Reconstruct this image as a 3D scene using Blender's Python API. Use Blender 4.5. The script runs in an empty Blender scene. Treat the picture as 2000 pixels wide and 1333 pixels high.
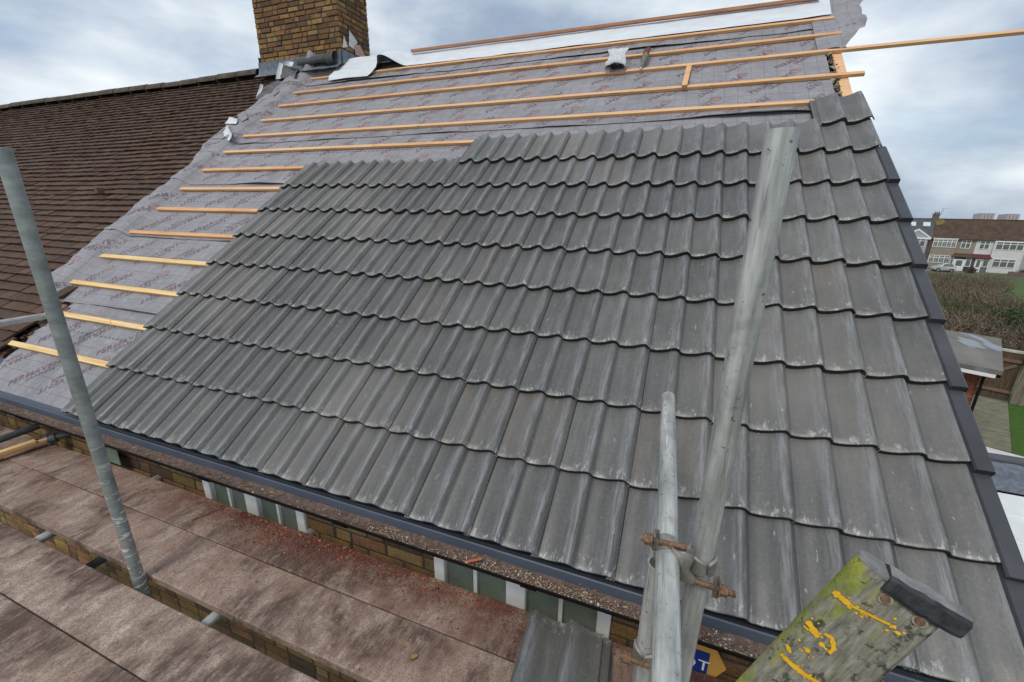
import bpy, math, random
from math import sin, cos, pi, radians, exp
from mathutils import Vector, Matrix, noise as mnoise
random.seed(7)
S = bpy.context.scene
COL = S.collection

# ---------------------------------------------------------------- camera
cam = bpy.data.cameras.new('camera'); camo = bpy.data.objects.new('camera', cam); COL.objects.link(camo)
cam.sensor_width = 36; cam.lens = 14.987; cam.clip_start = .02; cam.clip_end = 6000
CR = Vector((0.932477, 0.36105, 0.011425)); CU = Vector((-0.117944, 0.274412, 0.954352)); CF = Vector((-0.341433, 0.891258, -0.298466))
CP = Vector((3.68662, -1.29967, 1.27872))
m = Matrix((CR, CU, -CF)).transposed().to_4x4(); m.translation = CP
camo.matrix_world = m
S.camera = camo

# ---------------------------------------------------------------- world, sun, exposure
SUN_EL, SUN_AZ = radians(55), radians(192)      # azimuth measured clockwise from +Y
w = bpy.data.worlds.new("World"); S.world = w; w.use_nodes = True
nt = w.node_tree; nt.nodes.clear()
def wn(t, **k):
    n = nt.nodes.new(t)
    for a, b in k.items(): setattr(n, a, b)
    return n
L = nt.links.new
sky = wn('ShaderNodeTexSky', sky_type='NISHITA', sun_disc=False, sun_elevation=SUN_EL, sun_rotation=SUN_AZ, air_density=1.0, dust_density=1.5, ozone_density=1.2)
tc = wn('ShaderNodeTexCoord')
mp = wn('ShaderNodeMapping'); mp.inputs['Scale'].default_value = (1.05, 1.05, 2.7); mp.inputs['Rotation'].default_value = (.1, -.15, 1.1); mp.inputs['Location'].default_value = (1.2, 9.4, 2)
L(tc.outputs['Generated'], mp.inputs['Vector'])
def wnoise(scale, detail, rough, dist=0.0):
    n = wn('ShaderNodeTexNoise'); n.inputs['Scale'].default_value = scale; n.inputs['Detail'].default_value = detail
    n.inputs['Roughness'].default_value = rough; n.inputs['Distortion'].default_value = dist
    L(mp.outputs[0], n.inputs['Vector']); return n
def wramp(src, els):
    r = wn('ShaderNodeValToRGB'); L(src, r.inputs['Fac'])
    e = r.color_ramp.elements
    while len(e) < len(els): e.new(.5)
    for i, (p, c) in enumerate(els): e[i].position = p; e[i].color = (*c, 1)
    return r
n1 = wnoise(1.8, 6, .54, .1)
n2 = wnoise(3.6, 5, .52, .2)
cl = wramp(n1.outputs['Fac'], [(.33, (2.0, 2.5, 3.4)), (.44, (3.2, 3.85, 4.75)), (.54, (5.0, 5.6, 6.25)), (.64, (7.0, 7.45, 7.7))])
mk = wramp(n2.outputs['Fac'], [(.36, (.74, .74, .74)), (.56, (1., 1., 1.))])
mx = wn('ShaderNodeMix', data_type='RGBA')
sk2 = wn('ShaderNodeMix', data_type='RGBA', blend_type='MULTIPLY'); sk2.inputs[0].default_value = 1; L(sky.outputs[0], sk2.inputs[6]); sk2.inputs[7].default_value = (1.1, 1.15, 1.2, 1)
L(mk.outputs[0], mx.inputs[0]); L(sk2.outputs[2], mx.inputs[6]); L(cl.outputs[0], mx.inputs[7])
bg = wn('ShaderNodeBackground'); bg.inputs['Strength'].default_value = 0.092
L(mx.outputs[2], bg.inputs['Color'])
out = wn('ShaderNodeOutputWorld'); L(bg.outputs[0], out.inputs['Surface'])
sl = bpy.data.lights.new('sun', 'SUN'); sl.energy = 1.15; sl.angle = radians(18); sl.color = (1, .94, .85)
so = bpy.data.objects.new('sun', sl); COL.objects.link(so)
sd = Vector((sin(SUN_AZ) * cos(SUN_EL), cos(SUN_AZ) * cos(SUN_EL), sin(SUN_EL)))
so.rotation_euler = sd.to_track_quat('Z', 'Y').to_euler(); so.location = (0, -5, 12)
S.view_settings.view_transform = 'Standard'; S.view_settings.look = 'None'; S.view_settings.exposure = 0.56; S.view_settings.gamma = 1

# ---------------------------------------------------------------- material helper
class G:
    def __init__(s, name):
        s.m = bpy.data.materials.new(name); s.m.use_nodes = True; s.t = s.m.node_tree; s.t.nodes.clear()
        s.out = s.n('ShaderNodeOutputMaterial'); s.b = s.n('ShaderNodeBsdfPrincipled')
        s.t.links.new(s.b.outputs[0], s.out.inputs[0])
        s.tc = s.n('ShaderNodeTexCoord'); s.obj = s.tc.outputs['Object']
    def n(s, t, ins=None, **k):
        n = s.t.nodes.new(t)
        for a, b in k.items(): setattr(n, a, b)
        for a, b in (ins or {}).items(): s.set(n.inputs[a], b)
        return n
    def set(s, sock, v):
        if isinstance(v, bpy.types.NodeSocket): s.t.links.new(v, sock)
        elif isinstance(v, tuple) and len(v) == 3 and sock.type == 'RGBA': sock.default_value = (*v, 1)
        else: sock.default_value = v
    def p(s, **k):
        names = dict(base='Base Color', rough='Roughness', metal='Metallic', spec='Specular IOR Level', normal='Normal', trans='Transmission Weight', ior='IOR', alpha='Alpha')
        for a, b in k.items(): s.set(s.b.inputs[names[a]], b)
    def co(s, scale=(1, 1, 1), loc=(0, 0, 0), rot=(0, 0, 0), src=None):
        return s.n('ShaderNodeMapping', {'Vector': src or s.obj, 'Scale': scale, 'Location': loc, 'Rotation': rot}).outputs[0]
    def noise(s, co, scale, detail=4, rough=.55, dist=0.):
        return s.n('ShaderNodeTexNoise', {'Vector': co, 'Scale': scale, 'Detail': detail, 'Roughness': rough, 'Distortion': dist}).outputs['Fac']
    def ramp(s, fac, els):
        r = s.n('ShaderNodeValToRGB', {'Fac': fac}); e = r.color_ramp.elements
        while len(e) < len(els): e.new(.5)
        for i, (p, c) in enumerate(els):
            e[i].position = p; e[i].color = (c, c, c, 1) if isinstance(c, (int, float)) else (*c, 1)
        return r.outputs[0]
    def mix(s, f, a, b, blend='MIX'):
        n = s.n('ShaderNodeMix', data_type='RGBA', blend_type=blend)
        s.set(n.inputs[0], f); s.set(n.inputs[6], a); s.set(n.inputs[7], b); return n.outputs[2]
    def math(s, op, a, b=0.):
        n = s.n('ShaderNodeMath', operation=op); s.set(n.inputs[0], a); s.set(n.inputs[1], b); return n.outputs[0]
    def bump(s, h, strength=.3, dist=.01):
        s.p(normal=s.n('ShaderNodeBump', {'Height': h, 'Strength': strength, 'Distance': dist}).outputs[0])
    def attr(s, name='tint'):
        return s.n('ShaderNodeVertexColor', layer_name=name).outputs[0]
    def rnd(s): return s.n('ShaderNodeObjectInfo').outputs['Random']
    def sep(s, co):
        n = s.n('ShaderNodeSeparateXYZ', {0: co}); return n.outputs
    def roff(s, k=37.):
        # object coords shifted by a per-object random amount
        r = s.math('MULTIPLY', s.rnd(), k)
        n = s.n('ShaderNodeVectorMath', operation='ADD'); s.set(n.inputs[0], s.obj)
        c = s.n('ShaderNodeCombineXYZ', {0: r, 1: s.math('MULTIPLY', r, 1.7), 2: s.math('MULTIPLY', r, .6)})
        s.set(n.inputs[1], c.outputs[0]); return n.outputs[0]

def simple(name, c1, c2, scale=6, rough=.7, metal=0, bump=.15, stretch=(1, 1, 1), detail=5, bd=.004, rnd=False, spec=.3):
    g = G(name); co = g.co(stretch, src=g.roff() if rnd else None)
    f = g.noise(co, scale, detail, .6)
    g.p(base=g.ramp(f, [(.3, c1), (.7, c2)]), rough=rough, metal=metal, spec=spec)
    if bump: g.bump(f, bump, bd)
    return g.m
def tinted(name, rough=.85, nscale=40, dark=.65, bump=.4, bd=.004, big=None):
    g = G(name); f = g.noise(g.obj, nscale, 6, .65)
    c = g.mix(1., g.attr(), g.ramp(f, [(.25, dark), (.75, 1.15)]), 'MULTIPLY')
    if big: c = g.mix(g.ramp(g.noise(g.obj, big[0], 5, .6), [(.45, 0.), (.68, big[1])]), c, big[2])
    g.p(base=c, rough=rough, spec=.25); g.bump(f, bump, bd); return g.m

# concrete roof tile
g = G('grey_concrete_tile'); ro = g.roff()
x, y, z = g.sep(g.obj)[0:3]
stre = g.noise(g.co((22, 3.2, 8), src=ro), 1.6, 6, .66)
fine = g.noise(ro, 160, 3, .6)
blot = g.noise(ro, 9, 4, .6)
base = g.ramp(stre, [(.25, (.084, .082, .078)), (.52, (.119, .117, .112)), (.80, (.188, .187, .183))])
base = g.mix(g.ramp(fine, [(.35, .45), (.6, 0.)]), base, (.060, .059, .056))
base = g.mix(g.ramp(g.noise(ro, 70, 4, .7), [(.52, 0.), (.7, .4)]), base, (.22, .22, .213))
base = g.mix(g.ramp(blot, [(.3, 0.), (.75, .55)]), base, (.092, .092, .088))
rv = g.rnd()
gpos = g.n('ShaderNodeNewGeometry').outputs['Position']
base = g.mix(g.ramp(g.noise(gpos, .75, 5, .62), [(.48, 0.), (.66, .55)]), base, (.215, .198, .175))
base = g.mix(1., base, g.ramp(rv, [(0., .86), (.5, 1.), (.85, 1.14), (1., .94)]), 'MULTIPLY')
base = g.mix(g.math('MULTIPLY', g.ramp(g.math('FRACT', g.math('MULTIPLY', rv, 7.31)), [(.88, 0.), (.92, .32)]), g.ramp(blot, [(.4, 0.), (.65, 1.)])), base, (.20, .155, .115))
# mineral bloom and scuffs left by handling: on the crests and along the front edge, apart from the pan lip
crest = g.ramp(z, [(0., 0.), (1., 1.)])
mr = g.n('ShaderNodeMapRange', {'Value': z, 'From Min': -.020, 'From Max': 0.0}).outputs[0]
bl2 = g.noise(g.co((60, 5, 5), src=ro), 1.3, 6, .7)
base = g.mix(g.math('MULTIPLY', g.math('MULTIPLY', mr, g.ramp(bl2, [(.42, 0.), (.62, 1.)])), .5), base, (.30, .315, .34))
front = g.n('ShaderNodeMapRange', {'Value': y, 'From Min': .075, 'From Max': .0}).outputs[0]
sc = g.noise(g.co((1, .45, 1), src=ro), 55, 5, .7)
scm = g.math('MULTIPLY', g.ramp(sc, [(.56, 0.), (.61, 1.)]), g.ramp(front, [(.15, 0.), (.85, 1.)]))
base = g.mix(g.math('MULTIPLY', scm, .52), base, (.55, .55, .53))
pan = g.n('ShaderNodeMapRange', {'Value': z, 'From Min': -.014, 'From Max': -.030}).outputs[0]
lip = g.math('MULTIPLY', g.n('ShaderNodeMapRange', {'Value': y, 'From Min': .028, 'From Max': .004}).outputs[0], g.math('MULTIPLY', pan, g.ramp(g.noise(ro, 22, 4, .65), [(.34, 0.), (.52, 1.)])))  # glint painted pale into the pans just above the front edge
base = g.mix(g.math('MULTIPLY', lip, .32), base, (.50, .50, .48))
sp = g.noise(g.co((1, .35, 1), src=ro), 75, 2, .5)
spm = g.math('MULTIPLY', g.ramp(sp, [(.70, 0.), (.73, 1.)]), g.ramp(g.noise(ro, 4.5, 2, .5), [(.45, 0.), (.6, 1.)]))
base = g.mix(g.math('MULTIPLY', spm, .35), base, (.55, .55, .52))
g.p(base=base, rough=g.ramp(blot, [(.3, .34), (.7, .50)]), spec=.5)
g.bump(g.math('ADD', g.math('MULTIPLY', fine, .5), stre), .22, .003)
TILE = g.m
NOSE = simple('near_black_tile_nose', (.012, .012, .012), (.045, .043, .04), 60, .7, 0, .5, rnd=True)  # near-black colour for the front edge faces, darker than the tile body

g = G('galvanised_tube'); ro = g.roff()
f = g.noise(g.co((30, 30, 3), src=ro), 1.2, 6, .65); f2 = g.noise(ro, 14, 5, .65)
c = g.ramp(f, [(.3, (.24, .245, .235)), (.5, (.45, .452, .435)), (.7, (.72, .715, .69))])
c = g.mix(g.ramp(g.noise(g.co((70, 70, 5), src=ro), 1.1, 4, .7), [(.58, 0.), (.66, .6)]), c, (.13, .14, .14))
c = g.mix(g.ramp(g.noise(g.co((8, 8, 4), src=ro), 2.2, 6, .75), [(.60, 0.), (.70, .3)]), c, (.70, .71, .68))
c = g.mix(g.ramp(g.noise(ro, 28, 5, .7), [(.64, 0.), (.70, .55)]), c, (.16, .11, .08))
c = g.mix(g.ramp(f2, [(.5, 0.), (.75, .6)]), c, (.17, .19, .19))
c = g.mix(g.ramp(g.noise(ro, 60, 3, .6), [(.66, 0.), (.7, .8)]), c, (.08, .085, .085))
g.p(base=c, rough=g.ramp(f2, [(.3, .38), (.7, .6)]), metal=.35, spec=.45); g.bump(f2, .12, .002)
GALV = g.m
g = G('galvanised_tube_paint_specked'); ro = g.roff()
f = g.noise(g.co((6, 6, 14), src=ro), 1.5, 5, .6); f2 = g.noise(ro, 12, 5, .65)
c = g.ramp(f, [(.3, (.235, .25, .24)), (.6, (.37, .39, .375)), (.8, (.52, .54, .515))])
c = g.mix(g.ramp(f2, [(.5, 0.), (.75, .5)]), c, (.14, .165, .165))
zz = g.sep(g.obj)[2]
pm = g.ramp(g.noise(g.co((9, 9, 34), rot=(.35, .2, 0)), 1.6, 3, .6), [(.57, 0.), (.585, 1.)])
low = g.n('ShaderNodeMapRange', {'Value': zz, 'From Min': 5.35, 'From Max': 4.75}).outputs[0]
c = g.mix(g.math('MULTIPLY', pm, low), c, (.78, .78, .76))
g.p(base=c, rough=.5, metal=.4, spec=.45); g.bump(f2, .15, .002)
GALVP = g.m
DARKTUBE = simple('dark_weathered_tube', (.05, .055, .06), (.13, .14, .15), 9, .55, .4, rnd=True)
STEEL = simple('pressed_steel', (.22, .21, .19), (.42, .40, .37), 45, .5, .6, .3, bd=.002)
RUST = simple('rusty_bolt', (.10, .055, .035), (.33, .20, .125), 120, .75, .3, .5, bd=.001)

g = G('treated_batten'); ro = g.roff()
f = g.noise(g.co((1.5, 40, 40), src=ro), 1.2, 6, .65, .3); f2 = g.noise(g.co((5, 9, 9), src=ro), 1, 4, .6)
c = g.ramp(f, [(.28, (.46, .20, .080)), (.5, (.68, .355, .165)), (.75, (.82, .53, .29))])
c = g.mix(g.ramp(f2, [(.6, 0.), (.78, .7)]), c, (.33, .12, .035))
c = g.mix(g.math('MULTIPLY', g.rnd(), .5), c, (.80, .56, .33))
c = g.mix(g.ramp(g.noise(g.co((3, 24, 24), src=ro), 3.1, 2, .5), [(.70, 0.), (.73, .85)]), c, (.20, .075, .03))
g.p(base=c, rough=.7, spec=.3); g.bump(f, .2, .002)
BATTEN = g.m
g = G('pale_batten'); ro = g.roff()
f = g.noise(g.co((1.5, 40, 40), src=ro), 1.2, 6, .65, .3)
c = g.ramp(f, [(.28, (.55, .30, .11)), (.5, (.78, .53, .24)), (.75, (.88, .68, .38))])
c = g.mix(g.ramp(g.noise(g.co((14, 9, 9), src=ro), 1, 3, .6), [(.68, 0.), (.74, .8)]), c, (.34, .15, .05))
g.p(base=c, rough=.7, spec=.3); g.bump(f, .2, .002)
BATTENP = g.m
REDBATTEN = simple('red_brown_batten', (.32, .14, .08), (.54, .28, .165), 5, .7, 0, .2, (1, 20, 20))

g = G('grey_underlay')
x, y, z = g.sep(g.obj)[0:3]
def gridline(v, step, wd):
    fr = g.math('FRACT', g.math('ADD', g.math('DIVIDE', v, step), 100.))
    return g.math('LESS_THAN', fr, wd)
wob = g.math('MULTIPLY', g.noise(g.obj, 3, 2), .03)
ln = g.math('MAXIMUM', gridline(g.math('ADD', x, wob), .1, .045), gridline(g.math('ADD', y, wob), .1, .05))
dash = g.math('MULTIPLY', g.math('MULTIPLY', g.math('LESS_THAN', g.math('ABSOLUTE', g.math('SUBTRACT', g.math('FRACT', g.math('ADD', g.math('DIVIDE', g.math('SUBTRACT', y, .17), .86), 10.)), .5)), .006), gridline(x, .052, .5)), .8)
f = g.noise(g.obj, 5, 6, .65); f2 = g.noise(g.obj, 220, 2, .5); f3 = g.noise(g.co((1, 2, 1), rot=(0, 0, .6)), 14, 6, .7)
c = g.ramp(f, [(.3, (.215, .205, .222)), (.7, (.315, .302, .322))])
c = g.mix(g.ramp(f3, [(.50, 0.), (.72, .45)]), c, (.45, .44, .46))
c = g.mix(g.ramp(g.noise(g.co((1, 1.6, 1), rot=(0, 0, -.5)), 26, 5, .7), [(.55, 0.), (.72, .4)]), c, (.19, .185, .195))
c = g.mix(g.math('MULTIPLY', f2, .25), c, (.24, .24, .25))
c = g.mix(g.math('MULTIPLY', ln, .60), c, (.12, .115, .125))
c = g.mix(dash, c, (.05, .05, .06))
g.p(base=c, rough=.6, spec=.35); g.bump(g.math('ADD', f3, g.math('MULTIPLY', f2, .2)), .6, .008)
MEMB = g.m
g = G('white_underlay'); f = g.noise(g.co((1, 3, 3)), 4, 5, .6)
g.p(base=g.ramp(f, [(.3, (.60, .63, .67)), (.7, (.74, .77, .80))]), rough=.5, spec=.4); g.bump(f, .2, .01); WHITEM = g.m
PRINT = simple('purple_grey_print', (.15, .085, .105), (.255, .20, .215), 14, .7, 0, 0)
PRINTR = simple('red_print', (.28, .14, .145), (.32, .26, .27), 22, .7, 0, 0)

OLDTILE = tinted('old_clay_tile', .85, 45, .55, .5, .004, (5, .3, (.105, .085, .06)))
BRICK = tinted('stock_brick', .9, 70, .42, .9, .006, (9, .6, (.095, .07, .045)))
MORTAR = simple('dirty_mortar', (.040, .032, .026), (.10, .08, .062), 40, .95)
LEAD = simple('lead_flashing', (.09, .105, .13), (.21, .235, .27), 14, .5, .3, .2)
TRAY = simple('blue_grey_eaves_tray', (.070, .085, .115), (.092, .108, .142), 3, .45, 0, .05)
ANTH = simple('anthracite_plastic', (.036, .038, .043), (.066, .069, .076), 4, .42, 0, .05, rnd=True, spec=.45)
GUTB = simple('dark_gutter_plastic', (.008, .007, .006), (.016, .013, .011), 12, .7, spec=.08)
UPVC = simple('white_upvc', (.76, .76, .76), (.84, .84, .83), 8, .4, 0, .03)
SOFFIT = simple('weathered_fascia_timber', (.10, .085, .07), (.20, .17, .14), 9, .8, stretch=(1, 8, 8))
g = G('window_glass'); f = g.noise(g.obj, 3, 3)
g.p(base=g.ramp(f, [(.3, (.11, .125, .11)), (.7, (.18, .20, .18))]), rough=.12, spec=.7); GLASS = g.m
OBSC = simple('grey_green_window_glass', (.12, .14, .122), (.24, .265, .23), 3.5, .07, 0, 0, spec=.6)

g = G('dusty_scaffold_board'); ro = g.roff(11.)
yw = g.sep(g.n('ShaderNodeNewGeometry').outputs['Position'])[1]
xw = g.sep(g.n('ShaderNodeNewGeometry').outputs['Position'])[0]
f = g.noise(g.co((2.6, 2.2, 3), src=ro, rot=(0, 0, .3)), 1.0, 10, .68, .5); f2 = g.noise(g.co((15, 4.5, 20), src=ro, rot=(0, 0, -.15)), 1.7, 10, .8, .3); f3 = g.noise(g.obj, 170, 3, .6)
c = g.ramp(f2, [(.28, (.20, .135, .105)), (.48, (.325, .235, .188)), (.72, (.47, .37, .305))])
c = g.mix(g.ramp(g.noise(g.co((5, 2.6, 3), src=ro, rot=(0, 0, -.2)), 2.0, 10, .76), [(.50, 0.), (.64, .75)]), c, (.58, .48, .40))
dk = g.math('MULTIPLY', g.ramp(f, [(.45, 0.), (.56, 1.)]), g.ramp(g.noise(g.co((14, 5, 8), src=ro, rot=(0, 0, -.2)), 2.2, 9, .78), [(.34, .15), (.54, 1.)]))
c = g.mix(g.math('MULTIPLY', dk, .9), c, (.072, .043, .034))
c = g.mix(g.ramp(f3, [(.38, .6), (.56, 0.)]), c, (.12, .08, .065))
c = g.mix(g.ramp(g.noise(g.obj, 95, 3, .6), [(.64, 0.), (.74, .35)]), c, (.58, .51, .44))
red = g.math('MULTIPLY', g.n('ShaderNodeMapRange', {'Value': yw, 'From Min': -.14, 'From Max': .05}).outputs[0], g.ramp(g.noise(g.obj, 6, 6, .7), [(.36, 0.), (.6, 1.)]))
c = g.mix(g.math('MULTIPLY', g.ramp(g.noise(g.obj, 3.2, 8, .72), [(.46, 0.), (.66, .55)]), g.n('ShaderNodeMapRange', {'Value': yw, 'From Min': -.55, 'From Max': -.1}).outputs[0]), c, (.215, .105, .075))
red = g.math('MULTIPLY', red, g.n('ShaderNodeMapRange', {'Value': xw, 'From Min': .3, 'From Max': 1.6}).outputs[0])
c = g.mix(g.math('MULTIPLY', red, .85), c, (.12, .045, .032))
g.p(base=c, rough=.9, spec=.2); g.bump(g.math('ADD', g.math('MULTIPLY', f2, 1.), g.math('MULTIPLY', f3, .4)), .45, .004)
BOARD = g.m
CHIPS = tinted('crumbled_debris', .95, 90, .6, .3, .002)
FILL = simple('gutter_silt', (.075, .05, .04), (.19, .135, .11), 38, .95, 0, .9, bd=.012)

g = G('lichened_stile_timber'); f = g.noise(g.obj, 30, 7, .68); f2 = g.noise(g.co((1, 1, .45)), 34, 5, .62, .4); f3 = g.noise(g.co((22, 5, 4)), 9, 5, .6)
xo = g.sep(g.obj)[0]
c = g.ramp(f3, [(.3, (.11, .105, .08)), (.55, (.25, .235, .185)), (.8, (.42, .39, .32))])
gm = g.ramp(g.math('ADD', f2, g.n('ShaderNodeMapRange', {'Value': xo, 'From Min': .0, 'From Max': .04, 'To Min': .12, 'To Max': -.09}).outputs[0]), [(.50, 0.), (.62, .95)])
c = g.mix(gm, c, g.ramp(f, [(.35, (.13, .165, .035)), (.6, (.36, .36, .06)), (.8, (.50, .43, .04))]))
c = g.mix(g.ramp(g.noise(g.obj, 55, 5, .7), [(.555, 0.), (.62, .85)]), c, (.04, .04, .035))
g.p(base=c, rough=.85, spec=.25); g.bump(f, .7, .003); STILE = g.m
YPAINT = simple('yellow_paint', (.70, .36, .01), (.85, .52, .03), 60, .6, 0, .5, bd=.002)
RUBBER = simple('black_rubber', (.010, .011, .013), (.055, .057, .06), 60, .65, 0, .7, bd=.003)
ENDGRAIN = simple('grey_end_cap', (.09, .09, .09), (.26, .26, .25), 45, .7, 0, .5, bd=.002)

# ---------------------------------------------------------------- mesh builder
class MB:
    def __init__(s): s.v = []; s.f = []; s.c = []; s.mi = []; s.sm = []
    def add(s, vs, fs, col=None, mi=0, smooth=False, M=None):
        o = len(s.v)
        s.v += [tuple(M @ Vector(p)) if M else tuple(p) for p in vs]
        for f in fs: s.f.append([i + o for i in f]); s.c.append(col); s.mi.append(mi); s.sm.append(smooth)
        return s
    def box(s, a, b, col=None, mi=0, M=None, bev=0):
        (x0, y0, z0), (x1, y1, z1) = a, b
        vs = [(x0, y0, z0), (x1, y0, z0), (x1, y1, z0), (x0, y1, z0), (x0, y0, z1), (x1, y0, z1), (x1, y1, z1), (x0, y1, z1)]
        return s.add(vs, [(0, 3, 2, 1), (4, 5, 6, 7), (0, 1, 5, 4), (1, 2, 6, 5), (2, 3, 7, 6), (3, 0, 4, 7)], col, mi, False, M)
    def cbox(s, c, sz, M=None, col=None, mi=0):
        return s.box([c[i] - sz[i] / 2 for i in range(3)], [c[i] + sz[i] / 2 for i in range(3)], col, mi, M)
    def bbox(s, a, b, e, col=None, mi=0, M=None):
        # box with all edges chamfered by e
        (x0, y0, z0), (x1, y1, z1) = a, b
        vs = []; ids = {}
        for ix, X in ((0, x0), (1, x1)):
            for iy, Y in ((0, y0), (1, y1)):
                for iz, Z in ((0, z0), (1, z1)):
                    dx, dy, dz = (e if ix == 0 else -e), (e if iy == 0 else -e), (e if iz == 0 else -e)
                    for k, p in enumerate(((X, Y + dy, Z + dz), (X + dx, Y, Z + dz), (X + dx, Y + dy, Z))):
                        ids[ix, iy, iz, k] = len(vs); vs.append(p)
        fs = []
        for i in (0, 1):
            q = [(i, 0, 0, 0), (i, 1, 0, 0), (i, 1, 1, 0), (i, 0, 1, 0)]; fs.append([ids[k] for k in q])
            q = [(0, i, 0, 1), (1, i, 0, 1), (1, i, 1, 1), (0, i, 1, 1)]; fs.append([ids[k] for k in q])
            q = [(0, 0, i, 2), (1, 0, i, 2), (1, 1, i, 2), (0, 1, i, 2)]; fs.append([ids[k] for k in q])
            for j in (0, 1):
                fs.append([ids[0, i, j, 1], ids[1, i, j, 1], ids[1, i, j, 2], ids[0, i, j, 2]])
                fs.append([ids[i, 0, j, 0], ids[i, 1, j, 0], ids[i, 1, j, 2], ids[i, 0, j, 2]])
                fs.append([ids[i, j, 0, 0], ids[i, j, 1, 0], ids[i, j, 1, 1], ids[i, j, 0, 1]])
                for k in (0, 1): fs.append([ids[i, j, k, 0], ids[i, j, k, 1], ids[i, j, k, 2]])
        return s.add(vs, fs, col, mi, False, M)
    def tube(s, p0, p1, r, r1=None, n=20, caps=True, col=None, mi=0, hollow=0, smooth=True):
        p0, p1 = Vector(p0), Vector(p1); d = (p1 - p0).normalized(); r1 = r if r1 is None else r1
        a = d.orthogonal().normalized(); b = d.cross(a)
        vs = [p0 + (a * cos(2 * pi * i / n) + b * sin(2 * pi * i / n)) * r for i in range(n)] + [p1 + (a * cos(2 * pi * i / n) + b * sin(2 * pi * i / n)) * r1 for i in range(n)]
        s.add(vs, [(i, (i + 1) % n, n + (i + 1) % n, n + i) for i in range(n)], col, mi, smooth)
        if hollow:
            for P, D, q in ((p0, d, r), (p1, -d, r1)):
                o = [P + (a * cos(2 * pi * i / n) + b * sin(2 * pi * i / n)) * q for i in range(n)]
                k = [P + (a * cos(2 * pi * i / n) + b * sin(2 * pi * i / n)) * (q - hollow) for i in range(n)]
                e = [p + D * .08 for p in k]
                s.add(o + k + e, [(i, n + i, n + (i + 1) % n, (i + 1) % n) for i in range(n)] + [(n + i, 2 * n + i, 2 * n + (i + 1) % n, n + (i + 1) % n) for i in range(n)] + [tuple(range(2 * n, 3 * n))], col, mi)
        elif caps:
            s.add(vs[:n], [tuple(reversed(range(n)))], col, mi); s.add(vs[n:], [tuple(range(n))], col, mi)
        return s
    def sheet(s, P, th=0.0, mi=(0, 0), smooth=True, col=None):
        # P[i][j] grid of Vectors; th: thickness along -normal, second material below
        ni, nj = len(P), len(P[0]); vs = [p for r in P for p in r]
        fs = [(i * nj + j, (i + 1) * nj + j, (i + 1) * nj + j + 1, i * nj + j + 1) for i in range(ni - 1) for j in range(nj - 1)]
        s.add(vs, fs, col, mi[0], smooth)
        if th:
            nv = []
            for i in range(ni):
                for j in range(nj):
                    a = P[min(i + 1, ni - 1)][j] - P[max(i - 1, 0)][j]; b = P[i][min(j + 1, nj - 1)] - P[i][max(j - 1, 0)]
                    nn = a.cross(b); nn.normalize(); nv.append(P[i][j] - nn * th)
            s.add(nv, [(f[0], f[3], f[2], f[1]) for f in fs], col, mi[1], smooth)
        return s
    def build(s, name, mats, parent=None, M=None, origin=None):
        """M: world matrix whose local frame the verts are in. Otherwise verts are world coords and the origin is moved to base centre."""
        if not isinstance(mats, (list, tuple)): mats = [mats]
        vs = s.v
        if M is None:
            if origin is None:
                xs, ys, zs = zip(*vs); origin = ((min(xs) + max(xs)) / 2, (min(ys) + max(ys)) / 2, min(zs))
            ox, oy, oz = origin; vs = [(x - ox, y - oy, z - oz) for x, y, z in vs]; M = Matrix.Translation(origin)
        me = bpy.data.meshes.new(name); me.from_pydata(vs, [], s.f)
        for mm in mats: me.materials.append(mm)
        me.polygons.foreach_set('material_index', s.mi); me.polygons.foreach_set('use_smooth', s.sm)
        if any(c is not None for c in s.c):
            ca = me.color_attributes.new('tint', 'FLOAT_COLOR', 'CORNER'); buf = []
            for f, c in zip(s.f, s.c): buf += list((*(c or (.3, .3, .3)), 1.)) * len(f)
            ca.data.foreach_set('color', buf)
        me.update()
        return link(name, me, M, parent)
WM = {}
def link(name, me, M, parent=None):
    o = bpy.data.objects.new(name, me); COL.objects.link(o); o.matrix_basis = M; WM[o.name] = M
    if parent: o.parent = parent; o.matrix_parent_inverse = WM[parent.name].inverted()
    return o
def thing(name, label, cat, loc, group=None, parent=None):
    o = link(name, None, Matrix.Translation(loc), parent); o.empty_display_size = .1
    if label: tag(o, label, cat, group)
    return o
def tag(o, label, cat, group=None):
    o['label'] = label; o['category'] = cat; o['kind'] = 'thing'
    if group: o['group'] = group
    return o
def structure(o): o['kind'] = 'structure'; return o
def stuff(o): o['kind'] = 'stuff'; return o
def N3(x, y, z=0.): return mnoise.noise((x, y, z))
def jit(c, a=.12):
    k = 1 + random.uniform(-a, a); return tuple(max(.01, q * k * (1 + random.uniform(-.05, .05))) for q in c)

def chip(b, p, s, col, flat=.5):
    q = [Vector((random.uniform(-1, 1), random.uniform(-1, 1), random.uniform(-flat, flat))) * s for _ in range(4)]
    p = Vector(p); b.add([p + k for k in q], [(0, 1, 2), (0, 3, 1), (1, 3, 2), (2, 3, 0)], col)

# ---------------------------------------------------------------- roof frame
AL = 0.64292; GA = 0.35108
RM = Matrix.Rotation(AL, 4, 'X')
RV = Vector((0, cos(AL), sin(AL))); RN = Vector((0, -sin(AL), cos(AL)))
def rp(u, v, h): return Vector((u, 0, 0)) + RV * v + RN * h
GZ = -5.2

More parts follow.
